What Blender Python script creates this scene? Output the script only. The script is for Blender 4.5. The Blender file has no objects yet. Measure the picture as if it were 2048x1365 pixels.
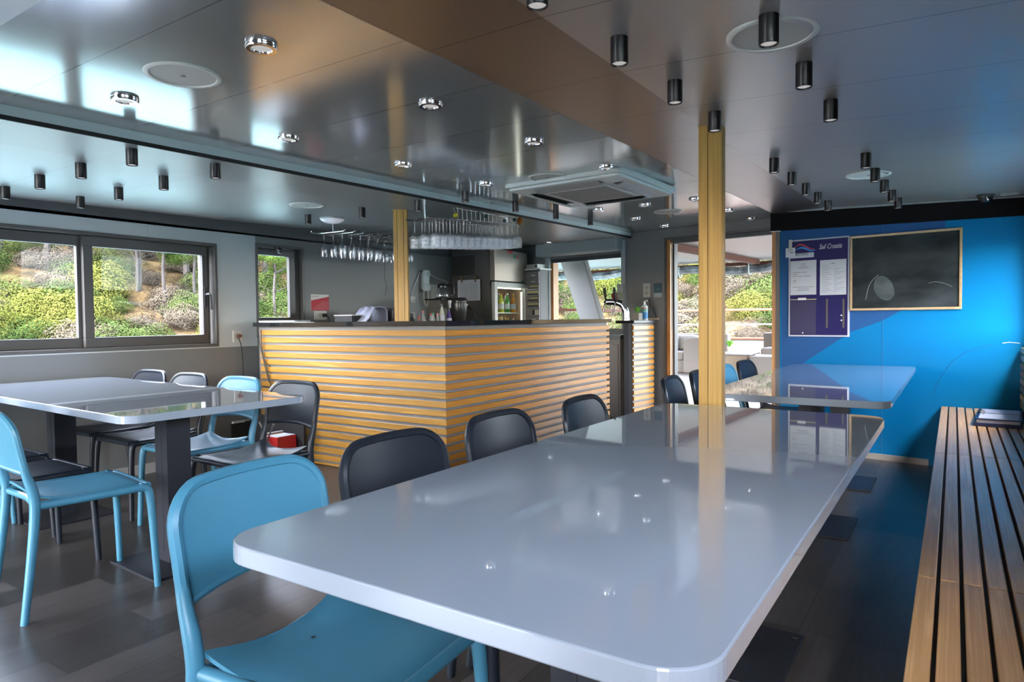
import bpy, bmesh, math, random
from mathutils import Vector, Matrix
random.seed(7)
R = math.radians
SC = bpy.context.scene
COL = SC.collection

# ------------------------------------------------------------------ camera
EYE = 1.115
FPX, YAW, PITCH, ROLL = 1333.35, -0.585592, -0.0320877, -0.0101370
F0 = Vector((math.sin(YAW), math.cos(YAW), 0)); RT0 = Vector((math.cos(YAW), -math.sin(YAW), 0)); UP = Vector((0, 0, 1))
FW = F0*math.cos(PITCH) + UP*math.sin(PITCH); U2 = -F0*math.sin(PITCH) + UP*math.cos(PITCH)
RT = RT0*math.cos(ROLL) + U2*math.sin(ROLL); U3 = -RT0*math.sin(ROLL) + U2*math.cos(ROLL)
cam = bpy.data.cameras.new('camera'); camo = bpy.data.objects.new('camera', cam); COL.objects.link(camo)
cam.sensor_width = 36; cam.lens = FPX/2048*36; cam.clip_start = .05; cam.clip_end = 600
Mx = Matrix((RT, U3, -FW)).transposed().to_4x4(); Mx.translation = (0, 0, EYE); camo.matrix_world = Mx
SC.camera = camo

# ------------------------------------------------------------------ light
SUN_EL, SUN_AZ = 52, 172        # azimuth clockwise from +Y
w = bpy.data.worlds.new('sky'); SC.world = w; w.use_nodes = True
nt = w.node_tree; bg = nt.nodes['Background']; sky = nt.nodes.new('ShaderNodeTexSky')
sky.sky_type = 'NISHITA'; sky.sun_disc = False; sky.sun_elevation = R(SUN_EL); sky.sun_rotation = R(SUN_AZ)
sky.air_density = 1.0; sky.dust_density = 3.0; sky.ozone_density = 1.0
hs = nt.nodes.new('ShaderNodeHueSaturation'); hs.inputs['Saturation'].default_value = .55
nt.links.new(sky.outputs[0], hs.inputs['Color']); nt.links.new(hs.outputs[0], bg.inputs[0])
bg.inputs[1].default_value = 1.7
sun = bpy.data.lights.new('sun', 'SUN'); sun.energy = 1.5; sun.angle = R(.6); sun.color = (1, .93, .82)
suno = bpy.data.objects.new('sun', sun); COL.objects.link(suno)
sd = Vector((math.sin(R(SUN_AZ))*math.cos(R(SUN_EL)), math.cos(R(SUN_AZ))*math.cos(R(SUN_EL)), math.sin(R(SUN_EL))))
suno.rotation_euler = sd.to_track_quat('Z', 'Y').to_euler()
vs = SC.view_settings; vs.view_transform = 'Standard'; vs.look = 'None'; vs.gamma = 1; vs.use_curve_mapping = False
vs.exposure = 2.4
SC.cycles.max_bounces = 10; SC.cycles.diffuse_bounces = 5; SC.cycles.glossy_bounces = 5
SC.cycles.transparent_max_bounces = 24; SC.cycles.transmission_bounces = 6
SC.cycles.caustics_reflective = False; SC.cycles.caustics_refractive = False; SC.cycles.sample_clamp_indirect = 6

# sampling portals in the window and door openings: they give no light of their own, they only guide the sky's light
def portal(c, size, normal):
    a = bpy.data.lights.new('window_portal', 'AREA'); a.shape = 'RECTANGLE'; a.size, a.size_y = size; a.cycles.is_portal = True
    o = bpy.data.objects.new('window_portal', a); COL.objects.link(o); o.location = c
    o.rotation_euler = Vector(normal).to_track_quat('-Z', 'Z').to_euler()
for c_, s_, n_ in [((-5.13, 1.575, 1.337), (3.25, .83), (1, 0, 0)), ((-5.13, 3.818, 1.387), (.51, .81), (1, 0, 0)), ((-5.13, -1.55, 1.337), (2.1, .83), (1, 0, 0)),
                   ((-3.6, -3.32, .925), (2.0, 1.75), (0, 1, 0)), ((.60, -1.6, 1.4), (2.0, .8), (-1, 0, 0)), ((.60, .65, 1.56), (1.1, .48), (-1, 0, 0)),
                   ((.60, 4.255, 1.34), (.81, .68), (-1, 0, 0)), ((.60, 5.2, 1.34), (.72, .68), (-1, 0, 0)),
                   ((-3.58, 7.12, 1.42), (1.02, .85), (-.147, -1, 0)), ((-1.95, 6.88, .97), (1.10, 1.94), (-.147, -1, 0))]:
    portal(c_, s_, n_)
# ------------------------------------------------------------------ pixel helpers (rays into the room, met with real planes)
def ray(x, y): return RT*((x-1024)/FPX) - U3*((y-682.5)/FPX) + FW
def at_z(x, y, z): d = ray(x, y); return Vector((0, 0, EYE)) + d*((z-EYE)/d.z)
def at_x(x, y, X): d = ray(x, y); return Vector((0, 0, EYE)) + d*(X/d.x)
def at_y(x, y, Y): d = ray(x, y); return Vector((0, 0, EYE)) + d*(Y/d.y)
def at_pl(x, y, p, n):
    d = ray(x, y); o = Vector((0, 0, EYE)); n = Vector(n); return o + d*((Vector(p)-o).dot(n)/d.dot(n))

# ------------------------------------------------------------------ materials
MATS = {}
def mat(name, col=(.5, .5, .5), rough=.5, metal=0., spec=.5, coat=0., coatr=.03, emis=None, es=0., bump=None, var=None, ior=1.5, trans=0., alpha=1.):
    if name in MATS: return MATS[name]
    m = bpy.data.materials.new(name); m.use_nodes = True; n = m.node_tree.nodes; l = m.node_tree.links
    b = n['Principled BSDF']
    b.inputs['Base Color'].default_value = (*col, 1); b.inputs['Roughness'].default_value = rough
    b.inputs['Metallic'].default_value = metal; b.inputs['Specular IOR Level'].default_value = spec
    b.inputs['Coat Weight'].default_value = coat; b.inputs['Coat Roughness'].default_value = coatr
    b.inputs['IOR'].default_value = ior; b.inputs['Transmission Weight'].default_value = trans
    if emis: b.inputs['Emission Color'].default_value = (*emis, 1); b.inputs['Emission Strength'].default_value = es
    if var or bump:
        tc = n.new('ShaderNodeTexCoord')
    if var:   # (scale vec, amount)
        mp = n.new('ShaderNodeMapping'); mp.inputs['Scale'].default_value = var[0]; l.new(tc.outputs['Object'], mp.inputs[0])
        nz = n.new('ShaderNodeTexNoise'); nz.inputs['Scale'].default_value = 1; nz.inputs['Detail'].default_value = 5; l.new(mp.outputs[0], nz.inputs[0])
        mr = n.new('ShaderNodeMapRange'); mr.inputs[1].default_value = .3; mr.inputs[2].default_value = .7
        mr.inputs[3].default_value = 1-var[1]; mr.inputs[4].default_value = 1+var[1]; l.new(nz.outputs[0], mr.inputs[0])
        mx = n.new('ShaderNodeVectorMath'); mx.operation = 'SCALE'; mx.inputs[0].default_value = col; l.new(mr.outputs[0], mx.inputs['Scale'])
        l.new(mx.outputs[0], b.inputs['Base Color'])
    if bump:  # (scale vec, strength, distance)
        mp2 = n.new('ShaderNodeMapping'); mp2.inputs['Scale'].default_value = bump[0]; l.new(tc.outputs['Object'], mp2.inputs[0])
        nb = n.new('ShaderNodeTexNoise'); nb.inputs['Scale'].default_value = 1; nb.inputs['Detail'].default_value = 3; l.new(mp2.outputs[0], nb.inputs[0])
        bp = n.new('ShaderNodeBump'); bp.inputs['Strength'].default_value = bump[1]; bp.inputs['Distance'].default_value = bump[2]
        l.new(nb.outputs[0], bp.inputs['Height']); l.new(bp.outputs[0], b.inputs['Normal'])
    MATS[name] = m; return m

def wood(name, c1, c2, grain=(1, 14, 14), slat=None, seg=None, rough=.38, vary=.25, coat=.15):
    """oak: grain axis has the small scale; slat=(axis, pitch, offset) gives each board its own tone; seg the same along its length"""
    if name in MATS: return MATS[name]
    m = bpy.data.materials.new(name); m.use_nodes = True; n = m.node_tree.nodes; l = m.node_tree.links; b = n['Principled BSDF']
    tc = n.new('ShaderNodeTexCoord'); src = tc.outputs['Object']
    sx = n.new('ShaderNodeSeparateXYZ'); l.new(src, sx.inputs[0])
    wn = None
    if slat:
        idx = []
        for s in [slat, seg]:
            if not s: continue
            a = n.new('ShaderNodeMath'); a.operation = 'SUBTRACT'; a.inputs[1].default_value = s[2]; l.new(sx.outputs[s[0]], a.inputs[0])
            d = n.new('ShaderNodeMath'); d.operation = 'DIVIDE'; d.inputs[1].default_value = s[1]; l.new(a.outputs[0], d.inputs[0])
            f = n.new('ShaderNodeMath'); f.operation = 'FLOOR'; l.new(d.outputs[0], f.inputs[0]); idx.append(f)
        cb = n.new('ShaderNodeCombineXYZ'); l.new(idx[0].outputs[0], cb.inputs[0])
        if len(idx) > 1: l.new(idx[1].outputs[0], cb.inputs[1])
        wn = n.new('ShaderNodeTexWhiteNoise'); wn.noise_dimensions = '3D'; l.new(cb.outputs[0], wn.inputs['Vector'])
        sc = n.new('ShaderNodeVectorMath'); sc.operation = 'SCALE'; sc.inputs['Scale'].default_value = 9; l.new(wn.outputs['Color'], sc.inputs[0])
        ad = n.new('ShaderNodeVectorMath'); ad.operation = 'ADD'; l.new(src, ad.inputs[0]); l.new(sc.outputs[0], ad.inputs[1]); src = ad.outputs[0]
    mp = n.new('ShaderNodeMapping'); mp.inputs['Scale'].default_value = grain; l.new(src, mp.inputs[0])
    nz = n.new('ShaderNodeTexNoise'); nz.inputs['Scale'].default_value = 1.6; nz.inputs['Detail'].default_value = 4; nz.inputs['Distortion'].default_value = .8; l.new(mp.outputs[0], nz.inputs[0])
    ml = n.new('ShaderNodeMath'); ml.operation = 'MULTIPLY'; ml.inputs[1].default_value = 9; l.new(nz.outputs[0], ml.inputs[0])
    sn = n.new('ShaderNodeMath'); sn.operation = 'SINE'; l.new(ml.outputs[0], sn.inputs[0])
    mp2 = n.new('ShaderNodeMapping'); mp2.inputs['Scale'].default_value = tuple(g*12 if g > 3 else g*2 for g in grain); l.new(src, mp2.inputs[0])
    n2 = n.new('ShaderNodeTexNoise'); n2.inputs['Scale'].default_value = 1; n2.inputs['Detail'].default_value = 3; l.new(mp2.outputs[0], n2.inputs[0])
    m3 = n.new('ShaderNodeMath'); m3.operation = 'MULTIPLY_ADD'; m3.inputs[1].default_value = .22; l.new(sn.outputs[0], m3.inputs[0]); l.new(n2.outputs[0], m3.inputs[2])
    cr = n.new('ShaderNodeValToRGB'); cr.color_ramp.elements[0].position = .25; cr.color_ramp.elements[0].color = (*c2, 1)
    cr.color_ramp.elements[1].position = .72; cr.color_ramp.elements[1].color = (*c1, 1); l.new(m3.outputs[0], cr.inputs[0])
    out = cr.outputs[0]
    if wn:
        mr = n.new('ShaderNodeMapRange'); mr.inputs[3].default_value = 1-vary; mr.inputs[4].default_value = 1+vary*.6; l.new(wn.outputs['Value'], mr.inputs[0])
        hv = n.new('ShaderNodeHueSaturation'); l.new(mr.outputs[0], hv.inputs['Value']); l.new(out, hv.inputs['Color']); out = hv.outputs[0]
    l.new(out, b.inputs['Base Color']); b.inputs['Roughness'].default_value = rough; b.inputs['Coat Weight'].default_value = coat; b.inputs['Coat Roughness'].default_value = .2
    bp = n.new('ShaderNodeBump'); bp.inputs['Strength'].default_value = .15; bp.inputs['Distance'].default_value = .001; l.new(m3.outputs[0], bp.inputs['Height']); l.new(bp.outputs[0], b.inputs['Normal'])
    MATS[name] = m; return m

def seams(name, col, rough, xs, ys, width=.003, dark=.35, spec=.5, coat=0, vary=0, stagger=0, x0=0, y0=0, bump=None, metal=0., grain=None, xsplit=None):
    """flat panels with thin joints at regular x / y spacing (object space); xsplit=(X, xs2, ys2, x02, y02): other module beyond X"""
    if name in MATS: return MATS[name]
    m = bpy.data.materials.new(name); m.use_nodes = True; n = m.node_tree.nodes; l = m.node_tree.links; b = n['Principled BSDF']
    tc = n.new('ShaderNodeTexCoord'); sx = n.new('ShaderNodeSeparateXYZ'); l.new(tc.outputs['Object'], sx.inputs[0])
    def mth(op, a, c=None, c2=None):
        q = n.new('ShaderNodeMath'); q.operation = op
        for i, v in enumerate([a, c, c2]):
            if v is None: continue
            if isinstance(v, (int, float)): q.inputs[i].default_value = v
            else: l.new(v, q.inputs[i])
        return q.outputs[0]
    def module(xs, ys, x0, y0, stagger):
        fx = fy = None; res = []
        if xs:
            ax = mth('DIVIDE', mth('SUBTRACT', sx.outputs[0], x0), xs); fx = mth('FLOOR', ax)
            fr = mth('FRACT', ax); e = mth('MINIMUM', fr, mth('SUBTRACT', 1., fr)); res.append(mth('LESS_THAN', e, width/xs/2))
        if ys:
            yy = mth('SUBTRACT', sx.outputs[1], y0)
            if stagger: yy = mth('ADD', yy, mth('MULTIPLY', mth('FRACT', mth('MULTIPLY', fx, .37)), ys))
            ay = mth('DIVIDE', yy, ys); fy = mth('FLOOR', ay)
            fr = mth('FRACT', ay); e = mth('MINIMUM', fr, mth('SUBTRACT', 1., fr)); res.append(mth('LESS_THAN', e, width/ys/2))
        line = res[0] if len(res) == 1 else mth('MAXIMUM', res[0], res[1])
        cb = n.new('ShaderNodeCombineXYZ')
        if fx: l.new(fx, cb.inputs[0])
        if fy: l.new(fy, cb.inputs[1])
        wn = n.new('ShaderNodeTexWhiteNoise'); l.new(cb.outputs[0], wn.inputs['Vector'])
        return line, wn.outputs['Value']
    line, rnd = module(xs, ys, x0, y0, stagger)
    if xsplit:
        l2, r2 = module(xsplit[1], xsplit[2], xsplit[3], xsplit[4], 0)
        s = mth('GREATER_THAN', sx.outputs[0], xsplit[0])
        def pick(a, c): return mth('ADD', mth('MULTIPLY', a, mth('SUBTRACT', 1., s)), mth('MULTIPLY', c, s))
        line = pick(line, l2); rnd = pick(rnd, r2)
    f = mth('SUBTRACT', 1., mth('MULTIPLY', line, 1-dark))
    if vary: f = mth('MULTIPLY', f, mth('ADD', 1-vary, mth('MULTIPLY', rnd, 2*vary)))
    if grain:
        mp = n.new('ShaderNodeMapping'); mp.inputs['Scale'].default_value = grain[0]; l.new(tc.outputs['Object'], mp.inputs[0])
        nz = n.new('ShaderNodeTexNoise'); nz.inputs['Scale'].default_value = 1; nz.inputs['Detail'].default_value = 6; l.new(mp.outputs[0], nz.inputs[0])
        f = mth('MULTIPLY', f, mth('ADD', 1-grain[1]/2, mth('MULTIPLY', nz.outputs[0], grain[1])))
    v = n.new('ShaderNodeVectorMath'); v.operation = 'SCALE'; v.inputs[0].default_value = col; l.new(f, v.inputs['Scale']); l.new(v.outputs[0], b.inputs['Base Color'])
    b.inputs['Roughness'].default_value = rough; b.inputs['Specular IOR Level'].default_value = spec; b.inputs['Coat Weight'].default_value = coat; b.inputs['Metallic'].default_value = metal
    if bump:
        mp2 = n.new('ShaderNodeMapping'); mp2.inputs['Scale'].default_value = bump[0]; l.new(tc.outputs['Object'], mp2.inputs[0])
        nb = n.new('ShaderNodeTexNoise'); nb.inputs['Scale'].default_value = 1; nb.inputs['Detail'].default_value = 3; l.new(mp2.outputs[0], nb.inputs[0])
        bp = n.new('ShaderNodeBump'); bp.inputs['Strength'].default_value = bump[1]; bp.inputs['Distance'].default_value = bump[2]
        l.new(nb.outputs[0], bp.inputs['Height']); l.new(bp.outputs[0], b.inputs['Normal'])
    MATS[name] = m; return m

def glass(name, ior=1.5, rough=.0, tint=(1, 1, 1), extra=0.):
    if name in MATS: return MATS[name]
    m = bpy.data.materials.new(name); m.use_nodes = True; n = m.node_tree.nodes; l = m.node_tree.links
    n.remove(n['Principled BSDF']); out = n['Material Output']
    tr = n.new('ShaderNodeBsdfTransparent'); tr.inputs[0].default_value = (*tint, 1)
    gl = n.new('ShaderNodeBsdfGlossy'); gl.inputs['Roughness'].default_value = rough
    fr = n.new('ShaderNodeFresnel'); fr.inputs[0].default_value = ior
    ad = n.new('ShaderNodeMath'); ad.operation = 'ADD'; ad.inputs[1].default_value = extra; ad.use_clamp = True; l.new(fr.outputs[0], ad.inputs[0])
    ge = n.new('ShaderNodeNewGeometry'); sb = n.new('ShaderNodeMath'); sb.operation = 'SUBTRACT'; sb.inputs[0].default_value = 1; l.new(ge.outputs['Backfacing'], sb.inputs[1])
    mu = n.new('ShaderNodeMath'); mu.operation = 'MULTIPLY'; l.new(ad.outputs[0], mu.inputs[0]); l.new(sb.outputs[0], mu.inputs[1]); ad = mu   # reflect at the outer face only
    mx = n.new('ShaderNodeMixShader'); l.new(ad.outputs[0], mx.inputs[0]); l.new(tr.outputs[0], mx.inputs[1]); l.new(gl.outputs[0], mx.inputs[2]); l.new(mx.outputs[0], out.inputs[0])
    MATS[name] = m; return m

GLOSSCEIL = seams('gloss_ceiling', (.44, .46, .455), .12, None, .47, width=.004, dark=.5, spec=1.0, metal=.30, y0=.10, bump=((3, 14, 3), .05, .002))
GLOSSCEIL.node_tree.nodes['Principled BSDF'].inputs['IOR'].default_value = 2.0
BANDMAT = seams('soffit_band', (.235, .20, .175), .30, None, .5, width=.004, dark=.3, spec=.8, metal=.65, y0=.01)
CEILR = seams('right_ceiling', (.42, .40, .38), .34, None, .5, width=.004, dark=.35, spec=.8, metal=.45, y0=.01)
CEILL = seams('left_ceiling', (.36, .37, .37), .38, None, .5, width=.003, dark=.45, spec=.8, metal=.3, y0=.08)
FLOOR = seams('floor_planks', (.056, .050, .048), .32, .155, .93, width=.003, dark=.12, spec=.5, vary=.42, stagger=1, x0=-.02, y0=.1, grain=((60, 5, 1), .9), bump=((150, 40, 1), .25, .0006),
              xsplit=(-1.1, .46, .46, -.45, .21))
WGREY = seams('grey_wall', (.155, .155, .16), .45, None, None or 1.1, width=.003, dark=.6, y0=.35, spec=.4)
WWHITE = seams('white_panel', (.50, .54, .55), .4, None, 1.1, width=.003, dark=.6, y0=1.55-1.1, spec=.4)
WGREY2 = mat('grey_wall_plain', (.115, .113, .118), .45)
BLUE = mat('azure_paint', (.0, .165, .39), .5, spec=.12, var=((1.5, 1.5, 1.5), .06))
STEELBLUE = mat('steel_blue_paint', (.022, .092, .26), .5, spec=.12)
BLACK = mat('black_satin', (.012, .012, .014), .35)
BLACKM = mat('black_matte', (.01, .01, .011), .6)
FRAME = mat('dark_frame', (.085, .082, .08), .4)
WTOP = mat('white_gloss_top', (.30, .345, .415), .035, spec=.6, coat=.6, coatr=.02, bump=((5, 5, 1), .012, .001))
COLM = mat('pedestal_metal', (.018, .019, .026), .42, spec=.35)
BLUEP = mat('blue_plastic', (.05, .19, .29), .38, spec=.5, bump=((400, 400, 400), .05, .0005))
BLACKP = mat('anthracite_plastic', (.010, .014, .022), .38, spec=.4, bump=((400, 400, 400), .05, .0005))
CHROME = mat('chrome', (.8, .8, .8), .12, metal=1)
STEEL = mat('brushed_steel', (.36, .36, .36), .33, metal=1, var=((2, 2, 60), .1))
STEELD = mat('dark_steel_panel', (.20, .20, .19), .36, metal=.9, var=((2, 2, 60), .1))
WHITEP = mat('white_plastic', (.72, .72, .70), .4)
LAMPD = mat('lamp_diffuser', (.45, .45, .45), .4, emis=(1, .97, .92), es=.07)
GRILLE = mat('speaker_grille', (.62, .62, .58), .6)
GLASS = glass('window_glass', 1.28)
DRINK = glass('drinking_glass', 1.5, .02, (.95, .96, .97), .07)
CUTG = glass('cut_glass', 1.6, .16, (.90, .92, .94), .13)
n = CUTG.node_tree.nodes; l = CUTG.node_tree.links
tc = n.new('ShaderNodeTexCoord'); wv = n.new('ShaderNodeTexNoise'); wv.inputs['Scale'].default_value = 130; l.new(tc.outputs['Object'], wv.inputs[0])
bp = n.new('ShaderNodeBump'); bp.inputs['Strength'].default_value = 1; bp.inputs['Distance'].default_value = .004; l.new(wv.outputs[0], bp.inputs['Height'])
for q in n:
    if q.type in ('BSDF_GLOSSY', 'FRESNEL'): l.new(bp.outputs[0], q.inputs['Normal'])
OAK_Z = wood('oak_slats', (.66, .30, .055), (.44, .165, .025), grain=(1.2, 1.2, 22), slat=(2, .0605, 0.0), seg=None, rough=.35, vary=.2)
OAK_POST = wood('oak_post', (.72, .45, .13), (.54, .31, .075), grain=(16, 16, 1.0), rough=.4)
OAK_BENCH = wood('oak_bench', (.80, .52, .25), (.56, .32, .13), grain=(16, 1.2, 16), slat=(0, .0487, -.074), seg=(1, 1.83, .145), rough=.32, vary=.25)
WOODTRIM = wood('orange_trim', (.62, .29, .07), (.42, .17, .035), grain=(14, 14, 1.2))
TEAK = wood('teak_rail', (.13, .030, .010), (.09, .020, .006), grain=(1.2, 14, 14), rough=.75, coat=0)
PAPER = mat('paper', (.60, .62, .68), .7)
INK = mat('ink', (.05, .05, .08), .7)
RED = mat('red_plastic', (.5, .02, .03), .5)

# ------------------------------------------------------------------ mesh helpers
def link(o): COL.objects.link(o); return o
def obj(name, bm, m, parent=None, smooth=False, bevel=0, seg=2):
    me = bpy.data.meshes.new(name)
    bmesh.ops.recalc_face_normals(bm, faces=bm.faces)
    bm.to_mesh(me); bm.free()
    if smooth:
        for p in me.polygons: p.use_smooth = True
    for mm in (m if isinstance(m, (list, tuple)) else [m]): me.materials.append(mm)
    o = bpy.data.objects.new(name, me); link(o)
    if parent: o.parent = parent
    if bevel:
        b = o.modifiers.new('bevel', 'BEVEL'); b.width = bevel; b.segments = seg; b.limit_method = 'ANGLE'; b.angle_limit = R(40)
    if smooth:
        s = o.modifiers.new('edges', 'EDGE_SPLIT'); s.split_angle = R(42)
    return o
def tag(o, label=None, cat=None, group=None, kind=None):
    if label: o['label'] = label
    if cat: o['category'] = cat
    if group: o['group'] = group
    if kind: o['kind'] = kind
    return o
def thing(name, label, cat, loc=(0, 0, 0), rz=0, group=None):
    o = bpy.data.objects.new(name, None); link(o); o.empty_display_size = .1
    o.location = loc; o.rotation_euler = (0, 0, rz); return tag(o, label, cat, group)
def struct(name, bm, m, **k):
    o = obj(name, bm, m, **k)
    if o.parent is None: o['kind'] = 'structure'
    return o
def dup(root, loc, rz, label=None, mats=None):
    r = root.copy(); link(r); r.location = loc; r.rotation_euler = (0, 0, rz)
    if label: r['label'] = label
    def rec(src, dst):
        for ch in list(src.children):
            c = ch.copy(); link(c); c.parent = dst
            if mats and c.type == 'MESH' and c.data in mats: c.data = mats[c.data]
            rec(ch, c)
    rec(root, r); return r
BM = bmesh.new
def box(bm, x0, y0, z0, x1, y1, z1, mi=0):
    v = [bm.verts.new(p) for p in [(x0, y0, z0), (x1, y0, z0), (x1, y1, z0), (x0, y1, z0), (x0, y0, z1), (x1, y0, z1), (x1, y1, z1), (x0, y1, z1)]]
    for f in [(0, 3, 2, 1), (4, 5, 6, 7), (0, 1, 5, 4), (1, 2, 6, 5), (2, 3, 7, 6), (3, 0, 4, 7)]:
        fc = bm.faces.new([v[i] for i in f]); fc.material_index = mi
    return bm
def Bx(*a): return box(BM(), *a)
def poly(bm, pts, mi=0):
    f = bm.faces.new([bm.verts.new(p) for p in pts]); f.material_index = mi; return bm
def prism(bm, pts, z0, z1, mi=0):
    """extrude an xy outline; z0/z1 numbers or functions of (x,y)"""
    f0 = z0 if callable(z0) else (lambda x, y: z0); f1 = z1 if callable(z1) else (lambda x, y: z1)
    a = [bm.verts.new((x, y, f0(x, y))) for x, y in pts]; b = [bm.verts.new((x, y, f1(x, y))) for x, y in pts]; n = len(pts)
    for f in [bm.faces.new(a[::-1]), bm.faces.new(b)] + [bm.faces.new((a[i], a[(i+1) % n], b[(i+1) % n], b[i])) for i in range(n)]: f.material_index = mi
    return bm
def prism_yz(bm, pts, y0, y1):
    a = [bm.verts.new((x, y0, z)) for x, z in pts]; b = [bm.verts.new((x, y1, z)) for x, z in pts]; n = len(pts)
    for f in [bm.faces.new(a[::-1]), bm.faces.new(b)] + [bm.faces.new((a[i], a[(i+1) % n], b[(i+1) % n], b[i])) for i in range(n)]: pass
    return bm
def prism_xz(bm, pts, y0, y1, mi=0):
    a = [bm.verts.new((x, y0, z)) for x, z in pts]; b = [bm.verts.new((x, y1, z)) for x, z in pts]; n = len(pts)
    for f in [bm.faces.new(a[::-1]), bm.faces.new(b)] + [bm.faces.new((a[i], a[(i+1) % n], b[(i+1) % n], b[i])) for i in range(n)]: f.material_index = mi
    return bm
def ring(c, ax, r, n, start=0.):
    ax = ax.normalized(); t = Vector((0, 0, 1)) if abs(ax.z) < .9 else Vector((1, 0, 0))
    u = ax.cross(t).normalized(); v = ax.cross(u)
    return [c + (u*math.cos(start+2*math.pi*i/n) + v*math.sin(start+2*math.pi*i/n))*r for i in range(n)]
def tube(bm, pts, r, n=10, cap=True, mi=0):
    """swept tube; r a number or a list"""
    pts = [Vector(p) for p in pts]; rr = r if isinstance(r, (list, tuple)) else [r]*len(pts)
    prev = None; u = None
    for i, p in enumerate(pts):
        d = (pts[min(i+1, len(pts)-1)] - pts[max(i-1, 0)]).normalized()
        if u is None:
            t = Vector((0, 0, 1)) if abs(d.z) < .9 else Vector((1, 0, 0)); u = d.cross(t).normalized()
        else: u = (u - d*u.dot(d)).normalized()
        v = d.cross(u)
        cur = [bm.verts.new(p + (u*math.cos(2*math.pi*k/n) + v*math.sin(2*math.pi*k/n))*rr[i]) for k in range(n)]
        if prev:
            for k in range(n): bm.faces.new((prev[k], prev[(k+1) % n], cur[(k+1) % n], cur[k])).material_index = mi
        elif cap: bm.faces.new(cur[::-1]).material_index = mi
        prev = cur
    if cap: bm.faces.new(prev).material_index = mi
    return bm
def smoothpath(pts, k=4):
    P = [Vector(p) for p in pts]; out = []
    for i in range(len(P)-1):
        p0 = P[max(i-1, 0)]; p1 = P[i]; p2 = P[i+1]; p3 = P[min(i+2, len(P)-1)]
        for j in range(k):
            t = j/k; out.append(.5*((2*p1)+(-p0+p2)*t+(2*p0-5*p1+4*p2-p3)*t*t+(-p0+3*p1-3*p2+p3)*t**3))
    out.append(P[-1]); return out
def lathe(bm, prof, c=(0, 0, 0), n=16, mi=0, axis='z'):
    rings = []
    for r, z in prof:
        if r < 1e-5: rings.append([bm.verts.new(_ax(c, 0, 0, z, axis))])
        else: rings.append([bm.verts.new(_ax(c, r*math.cos(2*math.pi*i/n), r*math.sin(2*math.pi*i/n), z, axis)) for i in range(n)])
    for a, b in zip(rings, rings[1:]):
        for i in range(n):
            j = (i+1) % n
            if len(a) == 1 and len(b) == 1: continue
            if len(a) == 1: f = bm.faces.new((a[0], b[j], b[i]))
            elif len(b) == 1: f = bm.faces.new((a[i], a[j], b[0]))
            else: f = bm.faces.new((a[i], a[j], b[j], b[i]))
            f.material_index = mi
    return bm
def _ax(c, x, y, z, axis):
    if axis == 'y': return (c[0]+x, c[1]+z, c[2]+y)
    if axis == 'x': return (c[0]+z, c[1]+x, c[2]+y)
    return (c[0]+x, c[1]+y, c[2]+z)
def rrect(x0, y0, x1, y1, r, n=8):
    o = []
    for cx, cy, a0 in [(x1-r, y1-r, 0), (x0+r, y1-r, 90), (x0+r, y0+r, 180), (x1-r, y0+r, 270)]:
        for i in range(n+1):
            a = R(a0+90*i/n); o.append((cx+r*math.cos(a), cy+r*math.sin(a)))
    return o
def text(name, body, size, m, parent, loc, shear=0., extrude=.0004, sx=1., rot=(R(90), 0, 0)):
    cu = bpy.data.curves.new(name, 'FONT'); cu.body = body; cu.size = size; cu.shear = shear; cu.extrude = extrude; cu.resolution_u = 3
    t = bpy.data.objects.new(name, cu); link(t)
    bpy.context.view_layer.update()
    me = bpy.data.meshes.new_from_object(t.evaluated_get(bpy.context.evaluated_depsgraph_get()))
    bpy.data.objects.remove(t); me.materials.clear(); me.materials.append(m)
    o = bpy.data.objects.new(name, me); link(o); o.parent = parent; o.location = loc; o.rotation_euler = rot; o.scale = (sx, 1, 1); return o

# ------------------------------------------------------------------ levels of the room
def z0(Y): return 1.925 + .02*(Y-2.84)           # soffit / side ceilings
XL, XR = -4.99, .47                              # side walls
YB = -3.2                                        # rear wall behind the camera
PHI = -math.atan(.147)                           # back bulkheads stand 8 degrees askew
GP, BP, NP = Vector((-2.0, 6.75, 0)), Vector((-.581, 5.872, 0)), Vector((.147, 1, 0))
def gy(X): return GP.y - .147*(X-GP.x)
def by_(X): return BP.y - .147*(X-BP.x)
# ================================================================== ROOM SHELL
bm = BM(); prism(bm, [(XL-.12, YB-.1), (XR+.12, YB-.1), (XR+.12, by_(XR)+.05), (-1.2, by_(-1.2)+.05), (-1.2, gy(-1.2)), (XL-.12, gy(XL))], -.1, 0)
struct('floor', bm, FLOOR)

def slope_slab(name, x0, x1, y0, y1, m, dz=0., s0=0., s1=0., th=.12):
    """ceiling slab: follows the sheer; s0/s1 lift at x0/x1"""
    bm = BM(); f = lambda x, y: z0(y)+dz+s0+(s1-s0)*(x-x0)/(x1-x0)
    pts = [(x0, y0), (x1, y0), (x1, y1(x1) if callable(y1) else y1), (x0, y1(x0) if callable(y1) else y1)]
    prism(bm, pts, f, lambda x, y: f(x, y)+th); return struct(name, bm, m)
EB, EA, LA, LB = -.897, -1.281, -2.982, -3.42
slope_slab('ceiling_right', EB, XR+.1, YB, lambda x: gy(x)+.05, CEILR, s1=-.066)
slope_slab('ceiling_right_band', EA, EB, YB, lambda x: gy(x)+.05, BANDMAT)
slope_slab('ceiling_center', LA-.02, EA+.02, YB, lambda x: gy(x)+.05, GLOSSCEIL, dz=.053, th=.09)
slope_slab('ceiling_left_band', LB, LA-.003, YB, lambda x: gy(x)+.05, BANDMAT2 if 'BANDMAT2' in globals() else seams('left_band', (.27, .29, .28), .30, None, .5, width=.003, dark=.6, spec=.8, y0=.08))
slope_slab('ceiling_left', XL-.1, LB, YB, lambda x: gy(x)+.05, CEILL, s0=.02)
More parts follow.
